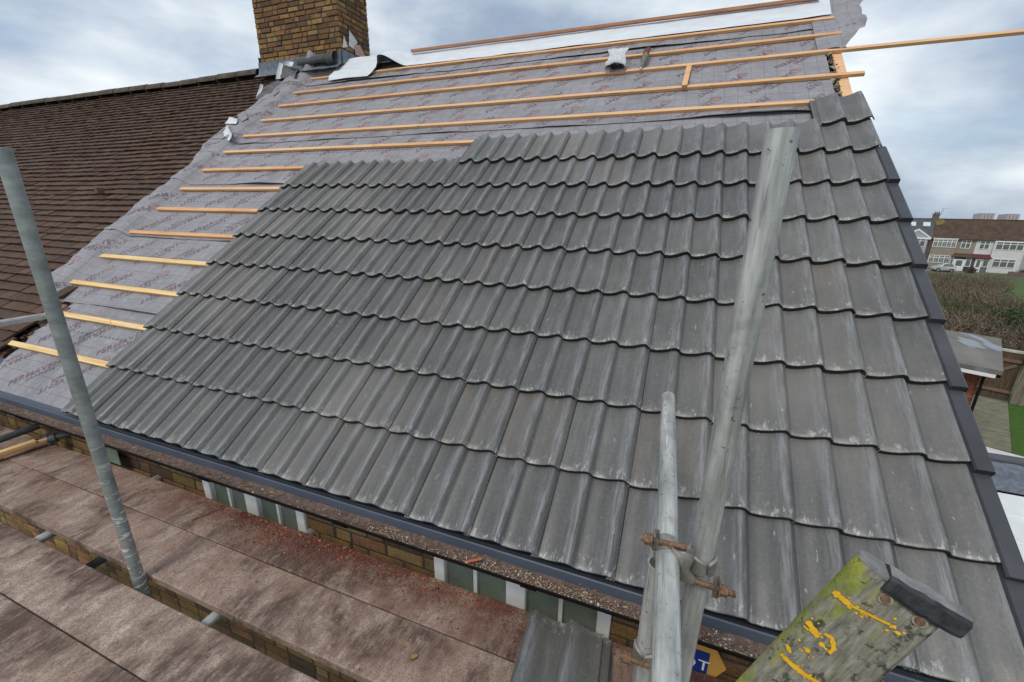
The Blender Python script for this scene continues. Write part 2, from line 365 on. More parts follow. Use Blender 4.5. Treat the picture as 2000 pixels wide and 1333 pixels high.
# ---------------------------------------------------------------- ground, lawn, path
def zg(x, y):
    d = y
    if d < 22: return GZ
    if d < 90: return GZ - 2.75 * (d - 22) / 68
    if d < 130: return GZ - 2.75
    return GZ - 2.75 - (d - 130) * .07 if d < 1000 else GZ - 2.75 - 61
g = G('rough_grass_ground'); f = g.noise(g.obj, .25, 6, .65); f2 = g.noise(g.obj, 3, 5, .7)
c = g.ramp(f, [(.3, (.055, .10, .025)), (.55, (.085, .085, .045)), (.7, (.12, .10, .065))])
g.p(base=g.mix(g.math('MULTIPLY', f2, .5), c, (.05, .07, .025)), rough=.95); GRASSG = g.m
ys = [-400, -60, -20, 0, 10, 22, 40, 60, 90, 130, 200, 400, 1000, 4000]; xs = [-3000, -300, -60, -10, 10, 30, 60, 150, 400, 3000]
b = MB(); b.sheet([[Vector((X, Y, zg(X, Y))) for X in xs] for Y in reversed(ys)], smooth=False)
structure(b.build('ground', GRASSG, origin=(0, 0, 0)))
E1 = Vector((-.894, .447, 0)); E2 = Vector((.44, .898, 0))
def gp(o, a, b_, z): v = Vector(o) + E1 * a + E2 * b_; return Vector((v.x, v.y, z))
LAWN = simple('mown_lawn', (.035, .085, .015), (.07, .14, .025), 9, .95, 0, .6, bd=.02)
PATH = simple('mossy_concrete_path', (.12, .12, .075), (.27, .25, .19), 2.5, .9, stretch=(1, 3, 1))
PAVE = simple('pale_concrete_paving', (.55, .54, .51), (.72, .71, .69), 2, .8)
o0 = (12.96, 13.37, 0)
b = MB(); b.sheet([[gp(o0, a, q, GZ + .004) for a in (0, -3, -6)] for q in (5.2, 2, -1, -6)], smooth=False); structure(b.build('lawn', LAWN))
b = MB()
for k in range(8):
    b.sheet([[gp(o0, a, q, GZ + .02) for a in (0, .9)] for q in (.62 * k + .93, .62 * k + .32)], th=.016, mi=(0, 0), smooth=False)
structure(b.build('path', PATH))
b = MB(); b.sheet([[gp(o0, a, q, GZ + .012) for a in (-.25, 1, 3)] for q in (.3, -2, -5)], th=.01, smooth=False); structure(b.build('paving', PAVE))

# ---------------------------------------------------------------- brick faces
YB = [(.36, .205, .080), (.31, .170, .072), (.40, .25, .11), (.23, .130, .062), (.31, .155, .08), (.17, .105, .062), (.37, .22, .09)]
RB = [(.33, .10, .055), (.27, .085, .05), (.37, .14, .08), (.22, .08, .06)]
def bricks(b, o, xd, nd, width, z0, z1, tints, holes=(), bl=.215, bh=.065, mo=.011, proud=.004, mi=(0, 1), jt=.0025, back=True):
    o = Vector(o); xd = Vector(xd).normalized(); nd = Vector(nd).normalized(); up = Vector((0, 0, 1))
    M = Matrix((xd, -nd, up)).transposed().to_4x4(); M.translation = o   # local x along, y into wall, z up
    z = z0; row = 0
    while z + bh <= z1 + .02:
        x = -(.12 if row % 2 else 0.) ; k = row
        while x < width:
            ln = bl if k % 3 else bl * .47; k += 1
            a, e = max(x, 0), min(x + ln, width); x += ln + mo
            if e - a < .03: continue
            segs = [(a, e)]
            for hx0, hx1, hz0, hz1 in holes:
                if z + bh > hz0 and z < hz1:
                    ns = []
                    for (p, q) in segs:
                        if q <= hx0 or p >= hx1: ns.append((p, q))
                        else:
                            if p < hx0 - .02: ns.append((p, hx0))
                            if q > hx1 + .02: ns.append((hx1, q))
                    segs = ns
            for (p, q) in segs:
                j = random.uniform(-jt, jt)
                b.bbox((p + random.uniform(0, .003), -proud + j, z + random.uniform(-.002, .002)), (q - random.uniform(0, .003), .02, z + bh + random.uniform(-.002, .002)), .004, jit(random.choice(tints), .18), mi[0], M)
        z += bh + mo; row += 1
    if back:
        if not holes: b.box((0.004, 0, z0), (width - .004, .05, z1), None, mi[1], M)
        else:
            xsx = sorted({0.004, width - .004} | {h for q in holes for h in q[:2]})
            for p, q in zip(xsx[:-1], xsx[1:]):
                mid = (p + q) / 2; hz = [h for h in holes if h[0] < mid < h[1]]
                zz = z0
                for h in sorted(hz, key=lambda h: h[2]): b.box((p, 0, zz), (q, .05, h[2]), None, mi[1], M); zz = h[3]
                b.box((p, 0, zz), (q, .05, z1), None, mi[1], M)

# ================================================================= HOUSE BEING RE-ROOFED
HB = (1.6, 2.3, GZ)
house = thing('house', 'house being re-roofed with half-laid grey profiled tiles, bare timber battens and grey underlay', 'house', HB)
XR = 4.74
WY = .15
WIN = [(1.08, 1.905), (2.74, 3.60)]
b = MB()
bricks(b, (-1.5, WY, 0), (1, 0, 0), (0, -1, 0), XR + 1.5, -2.9, -.14, YB, [(a + 1.5, c + 1.5, -1.35, -.15) for a, c in WIN])
b.box((-1.5, WY + .01, GZ), (XR, WY + .2, -2.9), (.2, .14, .07), 0)
b.build('wall', [BRICK, MORTAR], house)
# gable wall on the right and the rear
b = MB(); RY = 4.42; RZ = RY * math.tan(AL) - .16
for (a, c) in (((XR - .02, .2, GZ), (XR + .0, 8.6, -.2)),): b.box(a, c, (.26, .18, .09), 0)
b.add([(XR, .2, -.2), (XR, 8.6, -.2), (XR, RY, RZ - .02), (XR - .04, .2, -.2), (XR - .04, 8.6, -.2), (XR - .04, RY, RZ - .02)], [(0, 1, 2), (5, 4, 3)], (.26, .18, .09), 0)
b.build('gable_wall', [BRICK], house)
b = MB(); b.box((-1.5, 8.6, GZ), (XR, 8.8, -.25), (.26, .18, .09)); b.build('rear_wall', [BRICK], house)
b = MB(); b.sheet([[Vector((u, RY + .02 + t * 4.4, RZ + .05 - t * 3.4)) for u in (-1.5, 1.5, 4.75)] for t in (1, .5, 0)], th=.01); b.build('rear_underlay', [MEMB], house)
# verge brickwork stump and rubble under the verge board
b = MB()
for k in range(150):
    chip(b, (random.uniform(4.665, 4.71), random.uniform(3.6, 4.68), -.125 + random.uniform(0, .02)), random.uniform(.008, .024), jit(random.choice([(.30, .25, .18), (.42, .37, .30), (.16, .12, .09)]), .3), .8)
b.build('verge_mortar', [CHIPS], house, M=RM)

# windows
for wi, (a, c) in enumerate(WIN):
    z0, z1 = -1.35, -.152; fy = WY - .02; fb = MB(); mid = (a + c) / 2
    fb.bbox((a, fy, z0), (a + .058, fy + .06, z1), .004); fb.bbox((c - .058, fy, z0), (c, fy + .06, z1), .004)
    fb.bbox((mid - .048, fy, z0), (mid + .048, fy + .06, z1), .004)
    for p, q in ((a + .058, mid - .048), (mid + .048, c - .058)):
        fb.bbox((p, fy + .003, z0), (q, fy + .057, z0 + .06), .004); fb.bbox((p, fy + .003, z1 - .06), (q, fy + .057, z1), .004)
        fb.box(((p + q) / 2 - .009, fy + .012, z0 + .06), ((p + q) / 2 + .009, fy + .03, z1 - .06))
    f_ = fb.build('window', UPVC, house)
    for p, q in ((a + .058, mid - .048), (mid + .048, c - .058)):
        pb = MB(); pb.box((p, fy + .031, z0 + .06), (q, fy + .037, z1 - .06)); pb.build('pane', OBSC, f_)
    sb = MB(); sb.bbox((a - .05, WY - .06, z0 - .05), (c + .05, WY + .08, z0 - .002), .005); sb.build('sill', UPVC, f_)
# fascia, soffit, eaves tray, gutter
b = MB(); b.box((-1.5, .022, -.150), (XR + .02, .045, -.085)); b.build('fascia', SOFFIT, house)
b = MB(); b.box((-1.5, .045, -.150), (XR, WY - .014, -.140)); b.build('soffit', GUTB, house)
b = MB(); P = []
prof = [(.25, -.122), (.052, -.121), (.046, -.119), (.044, -.122), (.018, -.121), (-.004, -.122)]
pts = [rp(0, v, h) for v, h in prof]; last = pts[-1]
pts[-1] = Vector((0, .030, -.078)); pts += [Vector((0, .002, -.062)), Vector((0, -.002, -.066)), Vector((0, -.004, -.112)), Vector((0, -.001, -.115))]
b.sheet([[Vector((u, p.y, p.z)) for p in pts] for u in (-2.0, 0, 2, 4.78)][::-1], th=.003, smooth=False)
b.build('eaves_tray', TRAY, house)
GYc, GZc, GR = -.036, -.082, .056
b = MB(); P = []
for i in range(27):
    u = -2.6 + i * .29; sag = N3(u * .9, 3) * .004
    P.append([Vector((u, GYc - cos(t) * GR, GZc - sin(t) * GR * .68 + sag)) for t in [pi * k / 12 for k in range(13)]])
b.sheet(P, th=.004)
for u in [-2.1 + k * .9 for k in range(8)]:
    b.sheet([[Vector((u + s, GYc - cos(t) * (GR + .006), GZc - sin(t) * (GR * .68 + .006))) for t in [pi * k / 12 for k in range(13)]] for s in (-.03, .03)], th=.003)
for i in range(26):   # rolled front lip
    p, q = P[i][0], P[i + 1][0]; b.tube(p + Vector((0, -.001, 0)), q + Vector((0, -.001, 0)), .003, n=8, caps=False)
b.build('gutter', GUTB, house)

# roof tiles
PR = [(0., .0012), (.006, -.0004), (.02, -.0015), (.04, .0006), (.058, .0052), (.076, .0120), (.092, .0200), (.104, .0260), (.114, .0296), (.1215, .0305), (.128, .0290), (.134, .0240), (.139, .0165), (.1435, .0090), (.147, .0040)]
PH = .0305
def tile_mesh(name, seed):
    rnd = random.Random(seed)
    top = [(-.026, -.048), (-.020, -.048), (-.018, -.042), (-.014, -.042), (-.012, -.048), (-.007, -.048), (-.005, -.042), (-.001, -.042), (.001, -.048), (.0062, -.048)]
    bot = [(x, -.056) for x, z in top]
    for k in (0, 1):
        for s, z in PR:
            x = .0065 + k * .15 + s
            if k == 1 and s > .1400: continue
            top.append((x, z - PH)); bot.append((x, z - PH - (.021 if x < .272 else .0105)))
    top.append((.3050, -.0245)); bot.append((.3050, -.0330))
    n = len(top); st = [(0., 1), (.0012, .45), (.004, .1), (.012, 0), (.14, 0), (.28, 0), (.405, 0), (.42, 0)]
    b = MB(); vs = []
    for y, e in st:
        for i, (x, z) in enumerate(top):
            yy = y
            if y == 0: yy += .0018 * mnoise.noise((x * 40, seed, 0))
            vs.append((x, yy, z - .003 * e + .0004 * rnd.uniform(-1, 1)))
    m_ = len(st)
    b.add(vs, [(j * n + i, j * n + i + 1, (j + 1) * n + i + 1, (j + 1) * n + i) for j in range(m_ - 1) for i in range(n - 1)], smooth=True)
    vb = []
    for y in (0.0, .42): vb += [(x, y, z) for x, z in bot]
    b.add(vb, [(i, n + i, n + i + 1, i + 1) for i in range(n - 1)])
    tf = [(vs[i]) for i in range(n)]; bf = vb[:n]
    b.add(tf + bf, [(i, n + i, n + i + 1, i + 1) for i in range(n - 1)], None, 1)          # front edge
    tf = vs[(m_ - 1) * n:]; bf = vb[n:]
    b.add(tf + bf, [(i, i + 1, n + i + 1, n + i) for i in range(n - 1)])          # head edge
    for i in (0, n - 1):
        q = [vs[j * n + i] for j in range(m_)] + [vb[n + i], vb[i]]
        b.add(q, [tuple(range(len(q))) if i else tuple(reversed(range(len(q))))])
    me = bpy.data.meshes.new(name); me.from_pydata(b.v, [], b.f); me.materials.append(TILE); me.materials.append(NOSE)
    me.polygons.foreach_set('material_index', b.mi)
    me.polygons.foreach_set('use_smooth', b.sm); me.update()
    return me
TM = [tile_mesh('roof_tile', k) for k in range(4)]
SL = .0760
def tile_world(u, v, h=0., rz=0., rx=0.):
    return Matrix.Translation(rp(u, v, h)) @ Matrix.Rotation(AL - SL + rx, 4, 'X') @ Matrix.Rotation(rz, 4, 'Z')
for k in range(10):
    course = thing('tile_course', None, None, rp(2.4, k * GA, 0), parent=house)
    sagk = lambda u: .004 * sin(u * 1.3 + k) + .003 * N3(u, k * 3.1)
    for j in range({8: 6, 9: 15}.get(k, 0), 16):
        u = j * .3
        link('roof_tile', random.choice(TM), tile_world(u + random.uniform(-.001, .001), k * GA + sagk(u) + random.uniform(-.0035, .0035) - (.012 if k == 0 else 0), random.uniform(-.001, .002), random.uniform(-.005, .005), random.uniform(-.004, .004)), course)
# dry verge caps
for k in range(8):
    b = MB(); ln = .392
    prof = [(4.766, .000), (4.768, .006), (4.812, .007), (4.817, .003), (4.817, -.070)]
    b.sheet([[Vector((u, y, h)) for u, h in prof] for y in (ln, .2, .06, 0.)][::-1], th=.003, smooth=False)
    b.add([(4.766, 0, .0), (4.768, 0, .006), (4.812, 0, .007), (4.817, 0, .003), (4.817, 0, -.040), (4.766, 0, -.034)], [(0, 5, 4, 3, 2, 1)])
    b.add([(4.766, 0, -.034), (4.817, 0, -.040), (4.817, .03, -.034), (4.766, .03, -.028)], [(0, 1, 2, 3)])
    b.add([(4.766, 0, .0), (4.766, .39, .0), (4.766, .39, -.02), (4.766, 0, -.034)], [(0, 1, 2, 3)])
    M = Matrix.Translation(rp(0, k * GA - .038, 0.004)) @ Matrix.Rotation(AL - SL, 4, 'X')
    b.build('verge_cap', ANTH, house, M=M)

# underlay sheets
def hw(u, v):
    ph = ((v - .375) / .36) % 1.0
    bil = .006 * sin(pi * ph) * (1 + N3(u * 2.1, v * .9, 5))
    wr = .0045 * N3(u * 6, v * 9, 1) + .004 * (.5 - abs(N3(u * 3.5 + v * 2.5, v * 4 - u * 1.5, 12))) + .001 * N3(u * 14, v * 12, 2)
    h = -.1175 + bil * (.6 if v < 3.5 else .9) + wr * (min(1, abs(ph - 0.02) * 6) if ph < .9 else .4)
    return h
def ledge(v):
    if v < .86: return -1.30 - .12 * N3(v * 5, 9)
    e = -1.81 + .06 * N3(v * 3.1, 1.5) + .03 * N3(v * 11, 4)
    return e + .28 * exp(-((v - .86) / .12) ** 2) - (.12 if v > 3.0 else 0) * min(1, (v - 3) / .3)
def up(u, v):
    # upstand over the edge of the old tiles
    if v < .86: return 0
    s = min(1, max(0, (-1.54 - u) / .13)); s = s * s * (3 - 2 * s)
    return s * (.082 + .034 * abs(N3(u * 4, v * 3.2, 3)) + .016 * abs(N3(u * 11, v * 8, 6)) - .008)
def HS(u, v): return hw(u, v) + up(u, v)
SHEETS = [(-.002, .96, .0), (.868, 1.83, 0), (1.74, 2.70, 0), (2.62, 3.57, 0), (3.455, 5.07, 0), (4.965, 5.47, 0)]
DU = .05
def shh(si, u, v):
    v0, v1, _ = SHEETS[si]; t = (v - v0) / (v1 - v0)
    lift = max(0, N3(u * 1.1, si * 7.7) + .12) * .030 + .003
    if si == 4: lift += .035 * exp(-((u - 4.1) / .45) ** 2)
    if si == 5: lift += .01 * max(0, N3(u * 2.3, 77))
    return HS(u, v) + .0045 * (1 - t) + (lift * exp(-(v - v0) / .035) if si else 0)
UL = []
for si, (v0, v1, _) in enumerate(SHEETS):
    nv = max(4, int((v1 - v0) / .025)); P = []
    uend = 4.66 if si < 5 else 4.72
    nu = 136
    for j in range(nv + 1):
        v = v0 + (v1 - v0) * j / nv; ul = ledge(v)
        if si == 5: ul = -1.98
        row = []
        for i in range(nu + 1):
            u = ul + (uend - ul) * i / nu
            vv = v + (.012 * N3(u * 1.7, si * 5) if j == 0 and si else 0)
            h = shh(si, u, vv)
            if si == 5 and u < -1.1:   # turned up against the stack
                t = max(0, (v - 5.2)) * min(1, (-1.1 - u) / .08) * min(1, max(0, (u + 1.86) / .2)); h += t * .8
            row.append(Vector((u, vv, h)))
        P.append(row)
    b = MB(); b.sheet([list(r) for r in zip(*P)], th=.0012, mi=(0, 1))
    UL.append(b.build('underlay', [MEMB, WHITEM], house, M=RM))
# printing on the underlay
FONTS = {}
def text_mesh(body, width, bold=1.0):
    if body not in FONTS:
        cu = bpy.data.curves.new('t', 'FONT'); cu.body = body; cu.align_x = 'CENTER'; cu.size = 1; cu.space_character = 1.08; cu.resolution_u = 2; cu.offset = .004
        o = bpy.data.objects.new('t', cu); COL.objects.link(o); dg = bpy.context.evaluated_depsgraph_get(); dg.update()
        me = bpy.data.meshes.new_from_object(o.evaluated_get(dg))
        vs = [tuple(q.co) for q in me.vertices]; fs = [tuple(p.vertices) for p in me.polygons]
        bpy.data.objects.remove(o); bpy.data.meshes.remove(me)
        xs = [q[0] for q in vs]; ys_ = [q[1] for q in vs]; W = max(xs) - min(xs); cx = (max(xs) + min(xs)) / 2; cy = (max(ys_) + min(ys_)) / 2
        FONTS[body] = ([((q[0] - cx) / W, (q[1] - cy) / W) for q in vs], fs)
    vs, fs = FONTS[body]; return [(x * width, y * width) for x, y in vs], fs
def put(b, vs, fs, cu, cv, ang, si, off=(0, 0)):
    ca, sa = cos(ang), sin(ang); q = []
    for x, y in vs:
        x += off[0]; y += off[1]; u = cu + x * ca - y * sa; v = cv + x * sa + y * ca
        q.append((u, v, shh(si, u, v) + .0022))
    v0, v1, _ = SHEETS[si]
    ok = [f for f in fs if all(v0 + .02 < q[i][1] < v1 + .0 and ledge(q[i][1]) + .03 < q[i][0] < 4.6 for i in f)]
    used = sorted({i for f in ok for i in f}); mp_ = {i: k for k, i in enumerate(used)}
    b.add([q[i] for i in used], [tuple(mp_[i] for i in f) for f in ok])
A41 = radians(43)
for si, (v0, v1, _) in enumerate(SHEETS):
    b = MB(); d = MB(); vtop = SHEETS[si + 1][0] if si + 1 < len(SHEETS) else v1
    rows = [v0 + .24, v0 + .66] if vtop - v0 < 1 else [v0 + .12, v0 + .52, v0 + .95, v0 + 1.36]
    if si == 0: rows = [.22, .60]
    for ri, rv in enumerate(rows):
        for k in range(-8, 19):
            u = k * .40 + (.20 if ri % 2 else 0) + si * .11
            flip = (k + ri) % 2
            ang = A41 + (pi if flip else 0)
            if u < -2.1 or u > 4.9: continue
            if v0 < 3 and u > .6 and not (si == 3 and u < 2.0): continue
            put(b, *text_mesh('PERMAVENT', .44), u, rv, ang, si)
            put(b, *text_mesh('GRAPHITE', .22), u, rv, ang, si, (.03, -.056))
            if (k + 2 * ri) % 3 == 0: continue
            dv = [(-.055, 0), (0, -.05), (.055, 0), (0, .05)]
            cut = [(-.035, -.002), (.035, -.002), (.035, .010), (-.035, .010)]
            du, dvv = u + .18, rv + .19
            put(d, [(-.05, .010), (.05, .010), (.03, .032), (0, .045), (-.03, .032)], [(0, 1, 2, 3, 4)], du, dvv, 0, si)
            put(d, [(-.05, -.005), (-.02, -.032), (0, -.045), (.02, -.032), (.05, -.005)], [(0, 1, 2, 3, 4)], du, dvv, 0, si)
    if b.f: b.build('printed_text', PRINT, UL[si], M=RM)
    if d.f: d.build('printed_emblem', PRINTR, UL[si], M=RM)

# battens: (u0, v0, u1, v1) along their lower edge
def batten(u0, v0, u1, v1, mat, h0=-.110, th=.025, wd=.044, parent=house, joints=()):
    cuts = [u0, *joints, u1]
    for a, c in zip(cuts[:-1], cuts[1:]):
        b = MB(); n = max(1, int((c - a) / .5)); e = .0015
        rows = []
        for i in range(n + 1):
            u = a + .0015 + (c - a - .003) * i / n; v = v0 + (v1 - v0) * (u - u0) / (u1 - u0) + .0025 * N3(u * 1.2, v0 * 9); hh = h0 + .002 * N3(u * .9, v0 * 5, 3)
            rows.append([Vector((u, v + p, hh + q)) for p, q in ((0, e), (0, th - e), (e, th), (wd - e, th), (wd, th - e), (wd, e), (wd - e, 0), (e, 0), (0, e))])
        b.sheet(rows[::-1], smooth=False)
        for r, fl in ((rows[0], 0), (rows[-1], 1)): b.add(r[:8], [tuple(range(8)) if fl else tuple(reversed(range(8)))])
        cu = (a + c) / 2
        b.v = [(x - cu, y - v0, z - h0) for x, y, z in b.v]
        o = b.build('batten', mat, parent, M=RM @ Matrix.Translation((cu, v0, h0)))
    return o
BT = [(-1.735, 5.146, 4.777, 5.12), (-1.72, 4.725, 4.80, 4.76), (-1.735, 4.352, 6.7, 4.447), (-1.73, 3.975, 4.875, 3.97), (-1.672, 3.595, 4.70, 3.563),
      (-1.68, 3.236, 4.72, 3.19), (-1.652, 2.86, 4.72, 2.845), (-1.615, 2.497, 4.72, 2.492), (-1.64, 2.145, 4.72, 2.13), (-1.60, 1.766, 4.72, 1.775),
      (-1.588, 1.409, 4.72, 1.42), (-1.57, 1.054, 4.72, 1.06), (-1.52, .702, 4.72, .712), (-1.55, .357, 4.72, .352)]
JN = {2: (2.98,), 3: (2.83,), 5: (.62,), 1: ()}
for i, q in enumerate(BT): batten(*q, BATTENP if i > 9 else BATTEN, joints=JN.get(i, ()))
# verge board on the gable edge, below the battens
b = MB(); b.bbox((4.705, 2.9, -.142), (4.775, 4.66, -.114), .002); b.build('verge_board', BATTEN, house, M=RM)
# exposed rotten timbers and debris at the party edge
b = MB()
for k in range(70):
    v = random.uniform(.02, .95); u = -1.46 + random.uniform(-.1, .18); s = random.uniform(.015, .06)
    b.bbox((u, v, -.16), (u + s * 1.6, v + s, -.128 + random.uniform(0, .02)), .004, jit(random.choice([(.10, .06, .04), (.06, .045, .035), (.2, .12, .08)]), .3))
b.bbox((-1.62, -.02, -.22), (-1.2, .95, -.155), .003, (.07, .05, .04))
b.build('party_edge_rubble', CHIPS, house, M=RM)

# white-backed sheet turned over the ridge
def smooth(a, c, x): t = min(1, max(0, (x - a) / (c - a))); return t * t * (3 - 2 * t)
P = []
for i in range(161):
    u = -1.16 + i * (5.92 / 160); row = []
    left = 1 - smooth(-.50, -.40, u)
    vlow = 5.025 * left + 5.195 * (1 - left)
    bump = .17 * smooth(-.44, -.33, u) * (1 - smooth(-.30, .06, u))
    for t in range(15):
        s = t / 14
        if s < .75: v = vlow + (5.5 - vlow) * s / .75; h = -.083 + .028 * (s / .75)
        else: q = (s - .75) / .25; v = 5.5 + q * .12; h = -.055 - q * q * .14
        h += bump * (1 - s) ** .7 + .010 * N3(u * 1.6, v * 5, 8) * min(1, s * 3) + .005 * N3(u * 5, v * 14, 3)
        if left > .1: h += .028 * exp(-s * 3.0) - (.03 if t == 0 else 0) * left + .05 * s * left
        row.append(Vector((u, v + .02 * N3(u * 2, 5) * (1 if t == 0 else 0), h)))
    P.append(row)
b = MB(); b.sheet(P, th=.0015, mi=(1, 0))
b.build('ridge_underlay', [MEMB, WHITEM], house, M=RM)
# dark rolled edge of underlay against the chimney base
b = MB(); P = []
for i in range(30):
    u = -1.82 + i * .68 / 29; r = .055 + .018 * N3(u * 5, 2) + .035 * smooth(-1.42, -1.2, u)
    P.append([Vector((u, 5.36 + .015 * N3(u * 4, 1) + r * cos(a), .055 + r * sin(a) + .02 * N3(u * 6, 7))) for a in [-.9 + k * 4.2 / 14 for k in range(15)]])
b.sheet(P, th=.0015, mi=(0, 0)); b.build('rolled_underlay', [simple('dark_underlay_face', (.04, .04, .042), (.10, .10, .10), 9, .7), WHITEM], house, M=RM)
# curled torn corners (white backs)
def curl(u, v, h, L_, r0, r1, a0, a1, rot, tilt, name='underlay_curl'):
    b = MB(); P = []
    for i in range(12):
        s = i / 11; r = r0 + (r1 - r0) * s
        P.append([Vector((s * L_, r * cos(a), r * sin(a))) for a in [a0 + (a1 - a0) * k / 12 for k in range(13)]])
    b.sheet(P, th=.0015, mi=(0, 1))
    return b.build(name, [MEMB, WHITEM], house, M=RM @ Matrix.Translation((u, v, h)) @ Matrix.Rotation(rot, 4, 'Z') @ Matrix.Rotation(tilt, 4, 'Y'))
def flap(c, name, mats, bend=.03, n=7):
    # torn piece of underlay standing up, from four world corners
    a, b_, c_, d = [Vector(q) for q in c]; P = []
    nn = (b_ - a).cross(d - a).normalized()
    for i in range(n + 1):
        s_ = i / n; row = []
        for j in range(n + 1):
            t = j / n; p = (a * (1 - s_) + b_ * s_) * (1 - t) + (d * (1 - s_) + c_ * s_) * t
            row.append(p + nn * (bend * sin(pi * s_) + bend * .8 * t * t + .006 * N3(p.x * 20, p.z * 20, 4)))
        P.append(row)
    b = MB(); b.sheet(P, th=.0015, mi=(0, 1)); return b.build(name, mats, house)
DKU = simple('dark_crumpled_underlay', (.075, .075, .08), (.17, .168, .175), 9, .65, 0, .5, bd=.01)
flap([(-2.185, 4.12, 3.055), (-2.06, 4.11, 3.06), (-2.03, 4.14, 3.265), (-2.10, 4.13, 3.265)], 'underlay_curl', [WHITEM, WHITEM], -.02)
flap([(-2.06, 4.14, 3.245), (-1.86, 4.15, 3.195), (-1.845, 4.16, 3.265), (-1.95, 4.15, 3.285)], 'underlay_curl', [WHITEM, WHITEM], -.03)
flap([(-2.07, 4.10, 3.06), (-1.70, 4.02, 3.02), (-1.80, 4.17, 3.20), (-2.03, 4.15, 3.25)], 'dark_underlay_flap', [DKU, WHITEM], -.05)
flap([(-2.19, 3.80, 2.83), (-1.80, 3.80, 2.80), (-1.82, 4.06, 3.05), (-2.12, 4.08, 3.06)], 'dark_underlay_flap', [DKU, WHITEM], -.05)
flap([(-2.14, 3.70, 2.72), (-2.04, 3.69, 2.73), (-2.03, 3.74, 2.87), (-2.06, 3.73, 2.90)], 'underlay_curl', [WHITEM, WHITEM], -.015)
flap([(-2.05, 3.60, 2.68), (-1.72, 3.60, 2.66), (-1.78, 3.82, 2.86), (-2.03, 3.82, 2.90)], 'dark_underlay_flap', [DKU, WHITEM], -.04)
def scrap(pts, h, name, mats, lift=0., mi=(1, 0), n=6):
    # small torn quad of underlay: pts four (u,v) corners, bent up towards the last edge
    b = MB(); P = []
    for i in range(n + 1):
        s = i / n; row = []
        for j in range(n + 1):
            t = j / n
            uu = (pts[0][0] * (1 - s) + pts[1][0] * s) * (1 - t) + (pts[3][0] * (1 - s) + pts[2][0] * s) * t
            vv = (pts[0][1] * (1 - s) + pts[1][1] * s) * (1 - t) + (pts[3][1] * (1 - s) + pts[2][1] * s) * t
            row.append(Vector((uu, vv, h + lift * t * t + .012 * N3(uu * 14, vv * 14, 4))))
        P.append(row)
    b.sheet(P, th=.0015, mi=mi); return b.build(name, mats, house, M=RM)
scrap([(-1.90, 3.60), (-1.58, 3.40), (-1.55, 3.48), (-1.86, 3.72)], -.03, 'underlay_curl', [WHITEM, WHITEM], .05)
scrap([(-2.02, 3.82), (-1.78, 3.78), (-1.80, 3.86), (-2.0, 3.92)], -.01, 'underlay_curl', [WHITEM, WHITEM], .03)
scrap([(-1.98, 4.02), (-1.70, 3.82), (-1.66, 3.9), (-1.9, 4.1)], -.01, 'underlay_curl', [MEMB, WHITEM], .02, (0, 1))
# loose crumpled end flap beyond the gable
P = []
for i in range(17):
    s = i / 16; row = []
    for j in range(25):
        t = j / 24; v = 4.47 + t * 1.06
        edge = 4.80 + .20 * smooth(0, .45, t) - .07 * max(0, t - .62) / .38 + .03 * N3(t * 9, 2) + (.07 * exp(-((t - .84) / .05) ** 2))
        u = 4.60 + (edge - 4.60) * s
        vv = v + s * (.05 * t - .02)
        row.append(Vector((u, vv, -.100 + .05 * smooth(.5, 1, t) * s + s * (.050 * N3(u * 6, v * 5, 1) + .014 * N3(u * 14, v * 12, 5)) + .02 * s)))
    P.append(row)
b = MB(); b.sheet(P, th=.0006, mi=(0, 0)); b.build('underlay_flap', [MEMB, WHITEM], house, M=RM)
# pale crumpled scraps by the stack corner
b = MB(); P = []

# ================================================================= ADJOINING HOUSE
NB = (-8, 2.3, GZ)
old = thing('adjoining_house', 'adjoining house with worn brown plain-tile roof and yellow brick chimney on its ridge', 'house', NB)
b = MB()
bricks(b, (-9.0, WY, 0), (1, 0, 0), (0, -1, 0), 7.49, -2.2, -.17, YB)
b.box((-15, WY + .01, GZ), (-1.505, WY + .2, -2.2), (.2, .14, .07)); b.box((-15, WY + .01, -2.2), (-9.0, WY + .2, -.2), (.2, .14, .07)); b.box((-15, 8.6, GZ), (-1.505, 8.8, -.25), (.2, .14, .07)); b.box((-15, .4, GZ), (-14.8, 8.6, -.25), (.2, .14, .07))
b.build('wall', [BRICK, MORTAR], old)
OT = [(.108, .061, .042), (.098, .054, .037), (.118, .068, .046), (.088, .050, .036), (.124, .076, .052), (.100, .060, .043)]
b = MB(); gv = .1005; nrow = 54
for k in range(nrow):
    v = -.03 + k * gv; off = .0825 if k % 2 else 0
    right = -1.70 if v > .9 else -1.48
    if v > 4.9: right = -2.12
    elif v > 4.0: right = -1.66
    elif 3.45 < v <= 3.75: right = -1.86
    nt_ = int((right - (-14.5)) / .165) + 1
    for j in range(nt_):
        u1 = right + off * .7 - j * .165 + random.uniform(-.002, .002) - (0 if j else random.uniform(0, .03)); u0 = u1 - .162
        wv = .012 * N3(u1 * .55, v * .55, 2) + .008 * N3(u1 * 1.7, v * 2.3, 9); cam_ = random.uniform(.0, .006)
        hl = -.062 + wv + random.uniform(-.0025, .004); hr = hl + random.uniform(-.003, .003); dv = random.uniform(-.004, .004); hh = .02
        if v < -.0: pass
        q = [(u0, v + dv, hl), (u0 + .081, v + dv, (hl + hr) / 2 + cam_), (u1, v + dv, hr), (u0, v + .16, hl - .034), (u0 + .081, v + .16, (hl + hr) / 2 - .034 + cam_), (u1, v + .16, hr - .034)]
        q += [(x, y, z - .018) for x, y, z in q]
        b.add(q, [(0, 1, 4, 3), (1, 2, 5, 4), (6, 7, 1, 0), (7, 8, 2, 1), (8, 11, 5, 2), (9, 6, 0, 3)], jit(random.choice(OT), .09))
roof = b.build('roof', OLDTILE, old, M=RM)
